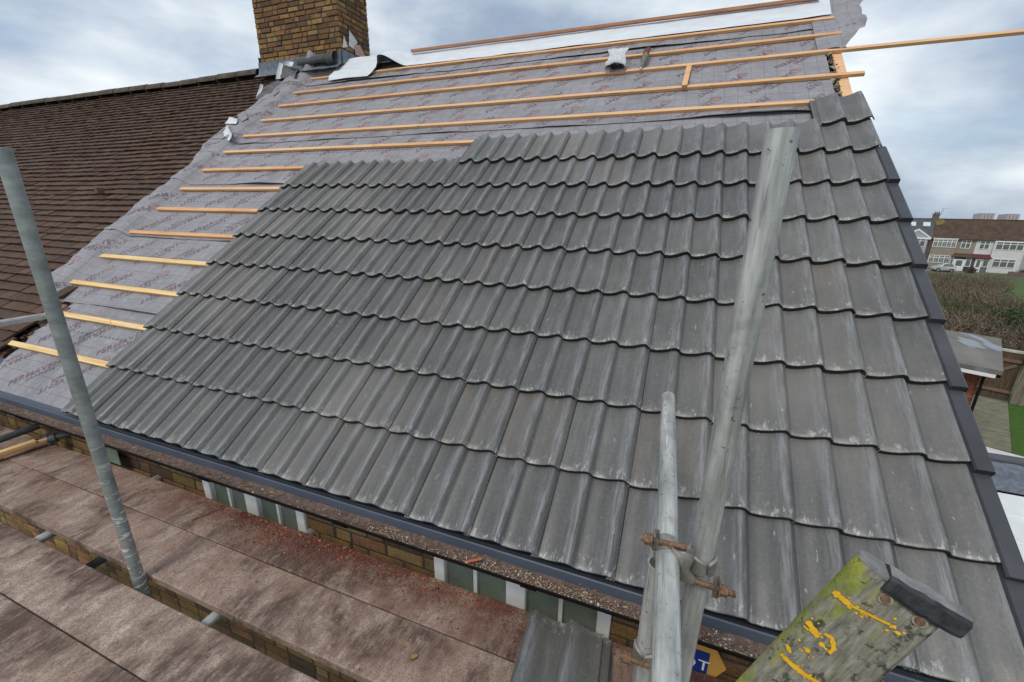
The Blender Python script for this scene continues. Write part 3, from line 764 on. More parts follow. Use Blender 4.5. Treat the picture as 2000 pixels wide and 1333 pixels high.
b = MB(); b.sheet([[rp(u, v, -.125) for u in (-14.5, -8, -1.62)] for v in (5.4, 2.5, .0)], th=.02, smooth=False)
b.sheet([[Vector((u, 4.42 + t * 4.4, 3.2 - t * 3.35)) for u in (-14.5, -1.55)] for t in (1, 0)], th=.02, smooth=False)
b.build('roof_deck', SOFFIT, old)
RIDGE = simple('mossy_ridge_tile', (.055, .042, .033), (.125, .10, .075), 7, .9, 0, .5)
b = MB()
u = -14.5
while u < -2.75:
    e = min(u + .44, -2.70); r = .085 + random.uniform(-.004, .004); dz = .03 * N3(u * .5, 2)
    P = [[Vector((x, 4.385 - cos(a) * r, 3.20 + dz + sin(a) * r)) for a in [pi * k / 10 for k in range(11)]] for x in (u, e)]
    b.sheet(P[::-1], th=.014); b.tube((u, 4.385, 3.2 + dz), (u + .012, 4.385, 3.2 + dz), r * .99, n=20, caps=True)
    u = e + .012
b.build('ridge', RIDGE, roof)
b = MB(); P = []
for i in range(40):
    uu = -14.5 + i * .32
    P.append([Vector((uu, GYc - cos(t) * GR, GZc - sin(t) * GR)) for t in [pi * k / 12 for k in range(13)]])
b.sheet([r for r in P if r[0].x < -2.58], th=.004); b.build('gutter', GUTB, old)
b = MB(); b.box((-14.5, .022, -.150), (-1.51, .045, -.085)); b.build('fascia', SOFFIT, old)
# chimney
CX0, CX1, CY0, CY1 = -2.625, -1.085, 4.30, 4.93
b = MB(); CT = 4.78
def cface(o, xd, nd, wdt): bricks(b, o, xd, nd, wdt, 2.95, CT, YB, jt=.006, proud=.010, mo=.012, bl=.185, bh=.0525)
cface((CX0, CY0, 0), (1, 0, 0), (0, -1, 0), CX1 - CX0); cface((CX1, CY0, 0), (0, 1, 0), (1, 0, 0), CY1 - CY0)
cface((CX1, CY1, 0), (-1, 0, 0), (0, 1, 0), CX1 - CX0); cface((CX0, CY1, 0), (0, -1, 0), (-1, 0, 0), CY1 - CY0)
for k, pr in ((0, .03), (1, .055), (2, .03)):
    z = CT + k * .077
    for (o, xd, nd, wd_) in (((CX0 - pr, CY0 - pr, 0), (1, 0, 0), (0, -1, 0), CX1 - CX0 + 2 * pr), ((CX1 + pr, CY0 - pr, 0), (0, 1, 0), (1, 0, 0), CY1 - CY0 + 2 * pr), ((CX0 - pr, CY1 + pr, 0), (0, -1, 0), (-1, 0, 0), CY1 - CY0 + 2 * pr)):
        bricks(b, o, xd, nd, wd_, z, z + .066, YB)
b.box((CX0, CY0, CT + .2), (CX1, CY1, CT + .27), None, 1)
for px in (-2.3, -1.85, -1.4): b.tube((px, 4.6, CT + .26), (px, 4.6, CT + .62), .11, .095, mi=2)
chim = b.build('chimney', [BRICK, MORTAR, simple('clay_pot', (.35, .14, .07), (.45, .2, .11), 9, .85)], roof)
b = MB()
P = []
for i in range(25):
    xx = CX0 - .035 + i * (CX1 - CX0 + .05) / 24
    zt = 3.345 + .006 * N3(xx * 5, 1); P.append([Vector((xx, 4.278 + .004 * N3(xx * 7, 3), zt)), Vector((xx, 4.272, 3.24)), Vector((xx, 4.262 + .006 * N3(xx * 6, 2), 3.19)), Vector((xx, 4.17 + .012 * N3(xx * 5, 4), 3.125 + .008 * N3(xx * 8, 6)))])
b.sheet(P, th=.003); b.sheet([[Vector((CX1 + .024, y, z)) for y in (CY0 - .02, CY1)] for z in (3.38, 3.2)], th=.003)
b.sheet([[Vector((CX0 - .026, y, z)) for y in (CY0 - .02, CY1)][::-1] for z in (3.42, 3.2)], th=.003)
b.build('flashing', LEAD, roof)
# broken render and white scraps on the stack corner: part of the chimney
b = MB()
b.add([(-1.07, 4.32, 3.40), (-1.066, 4.36, 3.56), (-1.062, 4.42, 3.44)], [(0, 2, 1)], (.75, .75, .74)); b.add([(-1.06, 4.44, 3.46), (-1.055, 4.47, 3.66), (-1.05, 4.62, 3.56), (-1.055, 4.56, 3.44)], [(0, 3, 2, 1)], (.75, .75, .74))
b.add([(-1.048, 4.55, 3.38), (-1.045, 4.55, 3.50), (-1.04, 4.66, 3.53), (-1.03, 4.78, 3.38)], [(0, 3, 2, 1)], (.62, .40, .32))
b.build('flashing_scraps', CHIPS, roof)
tag((lambda b: b.build('tile_fragment', OLDTILE))(MB().bbox(tuple(rp(-2.735, 2.30, .0)), tuple(rp(-2.735, 2.30, .0) + Vector((.018, .012, .008))), .001, (.2, .11, .06)).bbox(tuple(rp(-2.725, 2.30, .004)), tuple(rp(-2.68, 2.40, .012)), .004, (.22, .12, .07))), 'small broken tile sliver lying loose on the old brown roof', 'tile fragment')

# ================================================================= LOOSE THINGS ON THE ROOF
b = MB(); b.bbox((-.05, -.02, 0), (4.62, .02, .030), .002)
dirv = Vector((4.529 + .0, 0, 0))
tag(b.build('ridge_batten', REDBATTEN, M=Matrix.Translation((.05, 4.405, 3.262)) @ Matrix.Rotation(.0025, 4, 'Y')), 'long red-brown batten lying along the ridge on the white sheet', 'batten')
b = MB(); b.bbox((-.022, 0, 0), (.022, .385, .025), .0015)
tag(b.build('batten_offcut', BATTEN, M=RM @ Matrix.Translation((3.555, 3.955, -.083)) @ Matrix.Rotation(-.035, 4, 'Z')), 'short timber offcut bridging two battens near the gable end', 'batten offcut')
# nails bag
bag = thing('plastic_bag', 'crumpled clear plastic bag of dark nails resting on a batten', 'bag', rp(2.88, 4.42, -.085))
g = G('clear_crumpled_plastic'); g.p(base=(.86, .88, .92), rough=.10, trans=.45, ior=1.35, spec=.9)
b = MB(); P = []
for i in range(23):
    s = i / 22; row = []
    wd_ = .085 + .01 * sin(s * 7) + .025 * abs(s - .5)
    for j in range(25):
        a = 2 * pi * j / 24
        u = 2.88 - .01 * s + cos(a) * wd_ * (1 + .16 * N3(cos(a) * 3, s * 6, 2)); hh = -.045 + .055 * s + sin(a) * (.045 * (1 - s) + .008) * (1 + .5 * N3(sin(a) * 3, s * 9, 5)) + .018 * N3(u * 50, s * 9, 7) * s
        v = 4.405 + s * .30 + .03 * N3(u * 30, s * 3, 9) * s + .02 * N3(u * 55, 3) * s
        row.append(Vector((u, v, hh)))
    P.append(row)
b.sheet(P, smooth=False); b.build('bag_film', g.m, bag, M=RM)
b = MB()
for k in range(260):
    a = rp(2.88 + random.gauss(0, .04), 4.425 + abs(random.gauss(0, .028)), -.062 + random.uniform(0, .03)); dd = Vector((random.gauss(0, 1), random.gauss(0, 1), random.gauss(0, .5))).normalized() * .03
    b.tube(a, a + dd, .0022, n=5)
b.build('nails', simple('dark_nails', (.02, .02, .022), (.10, .10, .10), 60, .4, .7, 0), bag)
tl = thing('hand_tool', 'dark tapered hand tool with a rusty red end, lying beside the nail bag', 'tool', rp(3.135, 4.40, -.07))
b = MB(); B1, B2 = rp(3.128, 4.40, -.062), rp(3.145, 4.62, -.045)
b.tube(rp(3.128, 4.405, -.072), rp(3.133, 4.46, -.068), .010, .016, n=12); b.tube(rp(3.133, 4.46, -.068), rp(3.140, 4.56, -.058), .016, .032, n=12); b.tube(rp(3.140, 4.56, -.058), rp(3.148, 4.64, -.045), .032, .026, n=12)
b.build('body', simple('grey_green_tool', (.10, .10, .085), (.22, .215, .18), 30, .6), tl)
b = MB(); b.tube(rp(3.148, 4.64, -.045), rp(3.160, 4.74, -.035), .026, .020, n=10); b.tube(rp(3.12, 4.60, -.05), rp(3.135, 4.73, -.03), .012, .014, n=8); b.build('handle', simple('rusty_red_end', (.05, .02, .018), (.22, .07, .05), 40, .6), tl)
b = MB(); b.tube(rp(3.126, 4.39, -.073), rp(3.128, 4.405, -.072), .012, .011, n=10); b.build('tip', UPVC, tl)
# straw-like wood splinters on the lowest battens
for i, (u, v, a, lab) in enumerate(((-.62, .655, 1.3, 'long pale wood splinter hanging over the second lowest batten'), (-.50, .72, .9, 'short pale wood splinter on the second lowest batten'))):
    b = MB(); b.tube((0, -.05, 0), (0, .07, .004), .0022, .001, n=5); tag(b.build('wood_splinter', BATTENP, M=RM @ Matrix.Translation((u, v, -.082)) @ Matrix.Rotation(a, 4, 'Z') @ Matrix.Rotation(.05, 4, 'X')), lab, 'splinter')

# ================================================================= SCAFFOLD
ZP = -.42; BT_ = .038
BG = 'timber boards of the scaffold platform'
def board(x0, x1, y0, y1, label, dz=0.):
    b = MB(); n = 24; e = .004; rows = []
    for i in range(n + 1):
        X = x0 + (x1 - x0) * i / n; w0 = .003 * N3(X * 1.1, y0 * 7); w1 = .003 * N3(X * 1.1, y1 * 7 + 3); zz = ZP + dz + .002 * N3(X * .8, y0)
        rows.append([Vector((X, y0 + w0 + p, zz + q)) for p, q in ((0, -BT_), (0, -e), (e, 0))] + [Vector((X, (y0 + y1) / 2, zz + .001))] + [Vector((X, y1 + w1 + p, zz + q)) for p, q in ((-e, 0), (0, -e), (0, -BT_))] + [Vector((X, y0 + w0, zz - BT_))])
    b.sheet(rows[::-1], smooth=False)
    for r, fl in ((rows[0], 0), (rows[-1], 1)): b.add(r[:7], [tuple(range(7)) if fl else tuple(reversed(range(7)))])
    return tag(b.build('scaffold_board', BOARD), label, 'scaffold board', BG)
board(-.18, 5.3, -.1485, .078, 'reddish dusty scaffold board nearest the house wall, under the gutter')
board(-.19, 5.3, -.414, -.1535, 'scaffold board bordering the open gap on its house side')
board(-.9, 5.3, -.722, -.487, 'stained scaffold board bordering the open gap on its outer side')
board(-.9, 5.3, -.962, -.727, 'outer scaffold board in the bottom left corner, second from the gap')
board(-4.1, -.19, -.15, .078, 'dark end scaffold board beyond the cross joint, against the wall', -.006)
board(-4.1, -.20, -.414, -.1535, 'dark end scaffold board beyond the cross joint, away from the wall', -.005)

def tube_thing(name, p0, p1, label, mat=None, group='galvanised scaffold tubes', r=.02415, hollow=.004, cat='scaffold tube'):
    p0, p1 = Vector(p0), Vector(p1); d = (p1 - p0); L_ = d.length
    M = Matrix.Translation(p0) @ d.to_track_quat('Z', 'Y').to_matrix().to_4x4()
    b = MB(); b.tube((0, 0, 0), (0, 0, L_), r, n=28, hollow=hollow)
    return tag(b.build(name, mat or GALV, M=M), label, cat, group)
tube_thing('scaffold_pole', (1.485, -.449, -4.9), (1.485, -.449, 1.455), 'upright scaffold pole specked with white paint, at left over the unlaid underlay', GALVP, cat='scaffold pole')
tube_thing('scaffold_pole', (3.772, -.45, -4.9), (3.817, -.448, 1.402), 'tall thick upright scaffold pole in front of the tiles at right', cat='scaffold pole')
tube_thing('scaffold_tube', (3.757, -.92, .528), (3.712, .28, .607), 'pale horizontal tube pointing at the roof, clamped beside the tall pole')
tube_thing('scaffold_pole', (3.7265, -.452, -4.9), (3.7265, -.448, .505), 'short upright tube with pink marks ending under the horizontal tube', cat='scaffold pole')
tube_thing('scaffold_tube', (.62, -1.5, -.484), (.60, .20, -.484), 'transom under the boards at left, shown in the gap and by the wall', group='transoms under the scaffold boards')
tube_thing('scaffold_tube', (1.95, -1.5, -.484), (1.935, .20, -.484), 'transom under the boards in mid-platform, between the two windows', group='transoms under the scaffold boards')
tube_thing('scaffold_tube', (.80, -1.4, -.72), (.77, .1, -.68), 'dark low transom seen in the gap beside the paint-specked pole', DARKTUBE, 'transoms under the scaffold boards')
tube_thing('scaffold_tube', (-.71, -.55, .46), (-.71, .44, .46), 'pale guard rail tube at the left edge ending behind the specked pole', r=.024)
tube_thing('scaffold_tube', (-.70, -.6, -.37), (-.66, .10, -.33), 'dark tube lying beside the sawn battens at left under the gutter', DARKTUBE)

# couplers
def band(c, ax, r, a0, a1, wd, th, ref, n=14):
    """curved strap round axis ax at centre c"""
    b = MB(); ax = Vector(ax).normalized(); ref = Vector(ref); e1 = (ref - ax * ref.dot(ax)).normalized(); e2 = ax.cross(e1); c = Vector(c); P = []
    for k in range(n + 1):
        a = a0 + (a1 - a0) * k / n; d = e1 * cos(a) + e2 * sin(a); f = wd * (1 - .35 * (abs(2 * k / n - 1)) ** 3)
        P.append([c + d * r - ax * f / 2, c + d * (r + th) - ax * f * .46, c + d * (r + th) + ax * f * .46, c + d * r + ax * f / 2, c + d * r - ax * f / 2])
    b.sheet(P, smooth=False); b.add(P[0][:4], [(0, 1, 2, 3)]); b.add(P[-1][:4], [(3, 2, 1, 0)])
    return b
def hexnut(b, p, d, r, l):
    b.tube(p, Vector(p) + Vector(d).normalized() * l, r, n=6, smooth=False)
def bolt(parent, p0, p1, nutpos, mat=RUST):
    p0, p1 = Vector(p0), Vector(p1); d = (p1 - p0).normalized()
    b = MB(); b.tube(p0, p1, .0062, n=12)
    n_ = int((p1 - p0).length * .3 / .0022)
    for k in range(n_): q = p1 - d * (.002 + k * .0022); b.tube(q, q - d * .0011, .0069, n=12)
    b.build('bolt', mat, parent); b = MB(); hexnut(b, Vector(nutpos), d, .0125, .014); b.tube(Vector(nutpos) - d * .003, Vector(nutpos), .015, n=14); b.build('nut', mat, parent)
def coupler(label, pt, pp, axt, axp, name='scaffold_coupler'):
    """pt: point on the horizontal tube, pp: point on the upright; the two jaws of a right angle coupler"""
    pt, pp = Vector(pt), Vector(pp); R_ = .0246
    t = thing(name, label, 'coupler', (pt + pp) / 2, 'scaffold couplers')
    toT = (pt - pp).normalized(); up_ = Vector((0, 0, 1))
    band(pt, axt, R_, -2.3, 2.3, .046, .006, -toT + up_ * .2).build('jaw', STEEL, t)
    band(pp, axp, R_, -2.3, 2.3, .046, .006, toT).build('jaw', STEEL, t)
    return t
# main coupler between the horizontal tube and the tall pole
ct = thing('scaffold_coupler', 'rusty bolted coupler joining the horizontal tube to the tall pole', 'coupler', (3.77, -.45, .55), 'scaffold couplers')
axT = Vector((-.045, 1.2, .079)).normalized(); TP = Vector((3.7400, -.462, .5585)); PP = Vector((3.8110, -.45, .548))
band(TP, axT, .0246, -2.1, 2.0, .042, .006, (0.3, 0, -1)).build('jaw', STEEL, ct)
band(TP, axT, .0250, 2.15, 3.9, .040, .006, (0.3, 0, -1)).build('flap', STEEL, ct)
band(PP, (0, 0, 1), .0246, -2.2, 1.9, .046, .006, (-1, .1, 0)).build('jaw', STEEL, ct)
band(PP, (0, 0, 1), .0250, 2.1, 3.9, .040, .006, (-1, .1, 0)).build('flap', STEEL, ct)
b = MB()
P = []
for k in range(13):     # S-shaped saddle web between the jaws
    s = k / 12; p = Vector((3.768 + .017 * s, -.484 - .012 * sin(s * pi), .588 - .075 * s)); wv = .016 + .007 * cos(s * 2 * pi)
    P.append([p + Vector((-wv, 0, .003)), p + Vector((-wv * .3, -.008, 0)), p + Vector((wv, -.003, 0)), p + Vector((wv, .012, 0)), p + Vector((-wv, .012, 0)), p + Vector((-wv, 0, .003))])
b.sheet(P[::-1], smooth=True); b.build('saddle', STEEL, ct)
bolt(ct, (3.775, -.478, .592), (3.682, -.478, .588), (3.703, -.478, .589))
bolt(ct, (3.782, -.484, .520), (3.880, -.487, .516), (3.850, -.486, .517))
for q in ((3.712, -.478, .589, 1), (3.842, -.486, .517, 1)):
    b = MB(); px, py, pz, s = q
    P = [[Vector((px - .005 + .003 * k % 2, py + .016 - .004 * k, pz + .020 - .011 * k)), Vector((px + .006, py + .014 - .004 * k, pz + .020 - .011 * k)), Vector((px + .008, py - .014 + .004 * k, pz + .016 - .011 * k)), Vector((px - .004, py - .014 + .004 * k, pz + .016 - .011 * k)), Vector((px - .005, py + .016 - .004 * k, pz + .020 - .011 * k))] for k in range(5)]
    b.sheet(P, smooth=True); b.build('eye', STEEL, ct)
# lower coupler on the short upright
c2 = thing('scaffold_coupler', 'rusty bolted coupler low on the short upright tube, at the bottom edge of the photo', 'coupler', (3.7265, -.45, .25), 'scaffold couplers')
P2 = Vector((3.7265, -.45, .235))
band(P2, (0, 0, 1), .0246, -2.2, 2.0, .050, .006, (.8, .5, 0)).build('jaw', STEEL, c2); band(P2, (0, 0, 1), .0250, 2.1, 3.9, .042, .006, (.8, .5, 0)).build('flap', STEEL, c2)
bolt(c2, (3.735, -.492, .243), (3.668, -.497, .250), (3.688, -.4955, .248))
# dark coupler hanging on the tube stub under the gutter at left
c3 = thing('scaffold_coupler', 'black coupler on a short tube stub under the gutter beside the sawn battens', 'coupler', (-.43, .1, -.39), 'scaffold couplers')
b = MB(); b.tube((-.44, .07, -.372), (-.34, .20, -.355), .0245, n=18, hollow=.004); b.build('stub', DARKTUBE, c3)
b = band((-.435, .075, -.371), (.62, .78, .1), .0248, 0, 6.0, .05, .008, (0, 0, 1)); b.build('jaw', DARKTUBE, c3)
b = MB(); b.tube((-.455, .06, -.395), (-.452, .062, -.418), .014, n=10); b.box((-.475, .045, -.352), (-.43, .085, -.338)); b.build('bolt', DARKTUBE, c3)

# sawn battens on the platform at left
for k, (p, q, lab) in enumerate((((-.60, -.75, -.405), (-.475, .0, -.378), 'pale sawn batten on top of the pair lying at the left platform edge'), ((-.57, -.60, -.42), (-.45, .24, -.392), 'orange sawn batten under the gutter, lower of the left pair'))):
    p, q = Vector(p), Vector(q); d = (q - p); b = MB(); b.bbox((0, -.022, 0), (d.length, .022, .025), .0015)
    M = Matrix.Translation(p) @ d.to_track_quat('X', 'Z').to_matrix().to_4x4()
    tag(b.build('sawn_batten', BATTENP if k == 0 else BATTEN, M=M), lab, 'batten', 'sawn battens at the left end of the platform')
# green sheet by the wall
b = MB(); b.bbox((.06, .085, -.418), (.33, .092, -.255), .002)
tag(b.build('green_panel', simple('faded_green_panel', (.13, .19, .14), (.20, .26, .19), 9, .6)), 'faded green panel standing against the wall behind the specked pole', 'panel')

# stack of loose tiles
for k, lab in enumerate(('loose grey roof tile lying upside up on top of the stack on the boards', *['loose grey roof tile buried in the stack on the boards'] * 3)):
    z = ZP + .120 - k * .026
    M = Matrix.Translation((3.590 + .004 * k, .02 + .006 * k, z)) @ Matrix.Rotation(pi + .07 + .01 * k, 4, 'Z') @ Matrix.Rotation(.0, 4, 'X')
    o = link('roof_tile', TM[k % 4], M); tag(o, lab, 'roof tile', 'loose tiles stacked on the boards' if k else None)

# hanging sign
sg = thing('hanging_sign', 'flat orange pointed board with a blue and white letter logo, below the gutter', 'sign', (3.95, .115, -.52))
b = MB(); b.add([(3.80, .080, -.268), (3.970, .080, -.252), (4.036, .080, -.370), (3.976, .080, -.480), (3.80, .080, -.480)], [(0, 1, 2, 3, 4)]); n_ = 5
b.add([(x, .086, z) for x, y, z in b.v[:5]], [(4, 3, 2, 1, 0)])
b.build('panel', simple('orange_board', (.56, .29, .06), (.62, .34, .08), 8, .5, 0, .02), sg)
BLUE = simple('blue_print', (.012, .035, .19), (.016, .045, .22), 8, .4, 0, 0)
b = MB(); b.box((3.80, .0775, -.447), (3.974, .0795, -.318)); b.box((3.80, .076, -.56), (3.976, .0875, -.483)); b.build('logo_panel', BLUE, sg)
vs, fs = text_mesh('DT', .092)
b = MB(); b.add([(3.933 + x, .0765, -.384 + y * 1.0) for x, y in vs], fs); b.build('lettering', UPVC, sg)

# ladder stile in the foreground
PA = Vector((0.38042178, 0.09314534, 0.92011044)); PW = Vector((0.89799166, -0.28115962, -0.33846748)); PW = (PW - PA * PW.dot(PA)).normalized(); PN = PW.cross(PA)
K = 1.32; PT = CP + (Vector((3.844286, -.95549, 1.02045)) - CP) * K; WD = .0772; DP = .032
LM = Matrix((PW, PN, PA)).transposed().to_4x4(); LM.translation = PT      # local x across the face, y towards the viewer, z along
ld = thing('ladder', 'weathered wooden ladder stile end with green lichen, yellow paint and a black rubber cap', 'ladder', PT - PA * 1.6)
out_ = [(DP * .5 - DP * .5 * sin(a), -DP * .5 + DP * .5 * cos(a)) for a in [pi * k / 12 for k in range(13)]]  # rounded left edge, from face (y=0) round to back
out_ = out_ + [(WD - .006, -DP), (WD, -DP + .006), (WD, -.004), (WD - .004, 0)]
b = MB(); n = len(out_); zs = [-1.6, -1., -.6, -.4, -.3, -.2, -.1, -.03, -.004, 0]
P = [[Vector((x, y + .0006 * N3(x * 90, z * 30), z)) for x, y in out_ + out_[:1]] for z in zs]
b.sheet(P[::-1], smooth=False); b.build('stile', STILE, ld, M=LM)
b = MB(); b.add([(x, y, .0006) for x, y in out_], [tuple(reversed(range(n)))]); b.add([(x * .97 + .001, y * .95 - .001, .004) for x, y in out_] + [(x, y, -.0005) for x, y in out_], [tuple(reversed(range(n)))] + [(i, (i + 1) % n, n + (i + 1) % n, n + i) for i in range(n)])
b.build('end_grain', ENDGRAIN, ld, M=LM)
b = MB()   # rubber cap folded over the end
P = []
for i in range(13):
    s = i / 12; x = .026 + s * (WD + .011 - .026); top = .007 + .0015 * N3(s * 6, 1) + .006 * s; bott = -.0105 + .005 * s ** 4 + .0015 * N3(s * 9, 6)
    yf = .004 + .002 * N3(s * 8, 4)
    P.append([Vector((x, yf, bott)), Vector((x, yf + .0015, bott + .004)), Vector((x, yf, top - .003)), Vector((x, yf - .005, top + .001 * N3(s * 11, 3))), Vector((x, -DP * .6, top + .002 + .0015 * N3(s * 9, 8))), Vector((x, -DP - .001, top - .004)), Vector((x, -DP - .002, bott)), Vector((x, yf, bott))])
b.sheet([r[:4] for r in P], smooth=False); b.sheet([r[3:6] for r in P], smooth=False, mi=(1, 1)); b.sheet([r[5:] for r in P], smooth=False); b.add(P[-1][:7], [tuple(range(7))]); b.add(P[0][:7], [tuple(reversed(range(7)))])
b.build('rubber_cap', [RUBBER, ENDGRAIN], ld, M=LM)
for (x, z) in ((.034, -.0165), (.0625, -.0150)):
    b = MB(); b.tube((x, .0, z), (x, .0018, z), .0062, n=18, mi=1); b.tube((x, .0018, z), (x, .0042, z), .0042, .0034, n=14); b.build('coach_screw', [RUST, simple('worn_washer', (.22, .16, .12), (.48, .41, .34), 160, .6, .2, .3, bd=.001)], ld, M=LM)
def stroke(b, pts, r):
    pts = [Vector(p) for p in pts]; fine_ = []
    for p, q in zip(pts[:-1], pts[1:]):
        for k in range(8): fine_.append(p.lerp(q, k / 8))
    L_, R_ = [], []
    for i, p in enumerate(fine_):
        d = (fine_[min(i + 1, len(fine_) - 1)] - fine_[max(i - 1, 0)]).normalized(); nn = Vector((-d.z, 0, d.x)); ww = r * 1.35 * (.7 + .55 * N3(p.x * 300, p.z * 300, 2)) * (.5 + .5 * sin(pi * min(1, (i + 3) / (len(fine_) + 4))))
        L_.append(p + nn * ww); R_.append(p - nn * ww)
    b.sheet([L_, R_], th=.0006, smooth=False)
yy = .0012; PB = [MB(), MB(), MB()]; b = PB[0]
stroke(b, [(.0015, yy, -.043), (.010, yy, -.0435), (.0205, yy, -.0447)], .0034); stroke(b, [(.018, yy, -.0445), (.036, yy, -.040), (.054, yy, -.035)], .0013); stroke(b, [(.050, yy, -.037), (.055, yy, -.0345)], .0026)
b = PB[1]
stroke(b, [(.003, yy, -.089), (.010, yy, -.0925), (.0195, yy, -.0975)], .0032); stroke(b, [(.020, yy, -.0885), (.0268, yy, -.0872), (.0335, yy, -.0957), (.0338, yy, -.105)], .0022); stroke(b, [(.0222, yy, -.1005), (.0285, yy, -.1015)], .0020); stroke(b, [(.018, yy, -.118), (.0225, yy, -.116)], .0028)
b = PB[2]
stroke(b, [(.006, yy, -.142), (.0178, yy, -.1436), (.0313, yy, -.143), (.050, yy, -.1385)], .0028); stroke(b, [(.004, yy, -.128), (.012, yy, -.134)], .0022)
rs = random.Random(5)
for k in range(110):
    cx_, cz_ = rs.choice([(.012, -.043), (.030, -.042), (.052, -.036), (.010, -.092), (.030, -.095), (.020, -.118), (.020, -.143), (.035, -.142)]); x_, z_ = cx_ + rs.gauss(0, .006), cz_ + rs.gauss(0, .004); q_ = abs(rs.gauss(0, .0007)) + .0003
    if .001 < x_ < .074: PB[0 if z_ > -.07 else 1 if z_ > -.13 else 2].add([(x_ + q_ * cos(a) * rs.uniform(.6, 1.6), yy, z_ + q_ * sin(a)) for a in (0, 1.05, 2.1, 3.14, 4.2, 5.2)], [(5, 4, 3, 2, 1, 0)])
for b in PB: b.build('paint_mark', YPAINT, ld, M=LM)

# ---------------------------------------------------------------- debris
REDS = [(.36, .09, .05), (.26, .07, .045), (.19, .06, .045), (.42, .16, .10), (.14, .07, .05), (.30, .2, .15)]
b = MB()
for k in range(8000):
    x = random.choice([random.uniform(1.0, 3.5), random.gauss(2.6, .5), random.gauss(1.75, .25), random.uniform(0, 4)]); y = .072 - abs(random.gauss(0, .08))
    if x < -.1 or y < -.4: continue
    s = min(.010, abs(random.gauss(0, .0028)) + .0009)
    chip(b, (x, y, ZP + s * .3 + .001), s, jit(random.choice(REDS), .25))
for k in range(900):
    x = random.uniform(-.1, 4); y = random.choice([random.uniform(-.41, .07), random.gauss(-.36, .03) if 1.4 < x < 2.4 else random.uniform(-.41, .07), random.uniform(-.9, -.49)])
    if -.49 < y < -.412: continue
    s = abs(random.gauss(0, .0022)) + .0008
    chip(b, (x, y, ZP + s * .3 + .001), s, jit(random.choice(REDS + [(.5, .42, .34), (.07, .05, .04)]), .3))
for k in range(330):
    x = random.choice([random.gauss(1.75, .3), random.gauss(2.6, .45), random.uniform(1.2, 3.4)]); y = .066 - abs(random.gauss(0, .05)); s = random.uniform(.004, .012)
    chip(b, (x, y, ZP + s * .3 + .001), s, jit(random.choice([(.46, .11, .06), (.38, .09, .05), (.50, .2, .12), (.28, .10, .07)]), .2), .35)
stuff(b.build('rubble_crumbs', CHIPS))
b = MB(); P = []
for i in range(300):
    u = -2.55 + i * .025; P.append([Vector((u, GYc + t * .052, GZc - .030 * (1 - t * t) ** .5 + (.006 * N3(u * 9, t * 2, 3) + .003 * N3(u * 30, t * 6, 1)) * (1 - t * t))) for t in [-.93 + k * .31 for k in range(7)]])
b.sheet(P, mi=(0, 0)); 
for k in range(13000):
    u = random.choice([random.uniform(-2.5, 4.9), random.uniform(2.5, 4.9), random.gauss(3.3, .3)])
    if u > 5: continue
    t = random.uniform(-.95, .35) if random.random() < .8 else random.uniform(-.9, .9)
    dens = .35 + .65 * max(0, N3(u * 2.2, 4) + .4)
    if random.random() > dens: continue
    s = min(.010, abs(random.gauss(0, .0026)) + .0010)
    col = random.choice([(.50, .44, .34), (.38, .30, .22), (.16, .11, .08), (.10, .07, .055), (.60, .55, .46), (.34, .12, .07), (.24, .17, .12)])
    chip(b, (u, GYc + t * .05, GZc - .028 * (1 - t * t) ** .5 + s * .4), s, jit(col, .25)); b.mi[-4:] = [1] * 4
for k in range(160):
    u = random.uniform(-2, 4.9); a = random.uniform(0, pi); l = random.uniform(.012, .05); t = random.uniform(-.8, .5); p = Vector((u, GYc + t * .045, GZc - .022)); d = Vector((cos(a), sin(a) * .5, random.uniform(-.1, .15))) * l
    nb = len(b.f); b.tube(p, p + d, .0012, .0006, n=5, col=jit((.45, .33, .2), .3)); b.mi[nb:] = [1] * (len(b.f) - nb)
stuff(b.build('gutter_litter', [FILL, CHIPS]))
def leaf(p, size, col, name, label, cat, rot):
    b = MB(); P = []
    for i in range(7):
        s = i / 6; wv = sin(pi * s ** .8) * .32 * size
        P.append([Vector((s * size, t * wv, .004 + .006 * t * t + .004 * sin(s * 5))) for t in (-1, -.5, 0, .5, 1)])
    b.sheet(P[::-1], th=.0006, mi=(0, 0)); tag(b.build(name, simple(name + '_face', col, tuple(c * 1.5 for c in col), 60, .7), M=Matrix.Translation(p) @ Matrix.Rotation(rot, 4, 'Z')), label, cat)
leaf((2.895, -.30, ZP + .001), .034, (.30, .19, .08), 'fallen_leaf', 'small dry tan leaf lying on the inner boards near the tile stack', 'leaf', 1.1)
b = MB(); b.bbox((-.09, -.004, 0), (.09, .004, .005), .001)
tag(b.build('wood_strip', simple('dark_splinter', (.10, .05, .035), (.18, .10, .07), 20, .8), M=Matrix.Translation((1.35, -.01, ZP + .001)) @ Matrix.Rotation(1.15, 4, 'Z')), 'thin dark wood strip on the boards below the first window', 'wood strip')
b = MB(); b.bbox((-.03, -.006, 0), (.03, .006, .004), .001)
tag(b.build('red_splinter', simple('red_splinter_face', (.42, .10, .05), (.5, .16, .08), 20, .8), M=Matrix.Translation((3.06, GYc - .02, GZc - .008)) @ Matrix.Rotation(.75, 4, 'Z') @ Matrix.Rotation(.1, 4, 'Y')), 'bright red splinter lying on the litter in the gutter', 'splinter')

# ================================================================= BACKGROUND
WEATHER = simple('weathered_fence_board', (.13, .11, .085), (.30, .27, .22), 4, .9, stretch=(6, 6, .6))
DARKFENCE = simple('dark_brown_gate', (.07, .045, .03), (.15, .10, .065), 5, .85, stretch=(5, 5, .6))
def frame(o, xd):
    xd = Vector(xd).normalized(); M = Matrix((xd, Vector((0, 0, 1)).cross(xd), Vector((0, 0, 1)))).transposed().to_4x4(); M.translation = Vector(o); return M
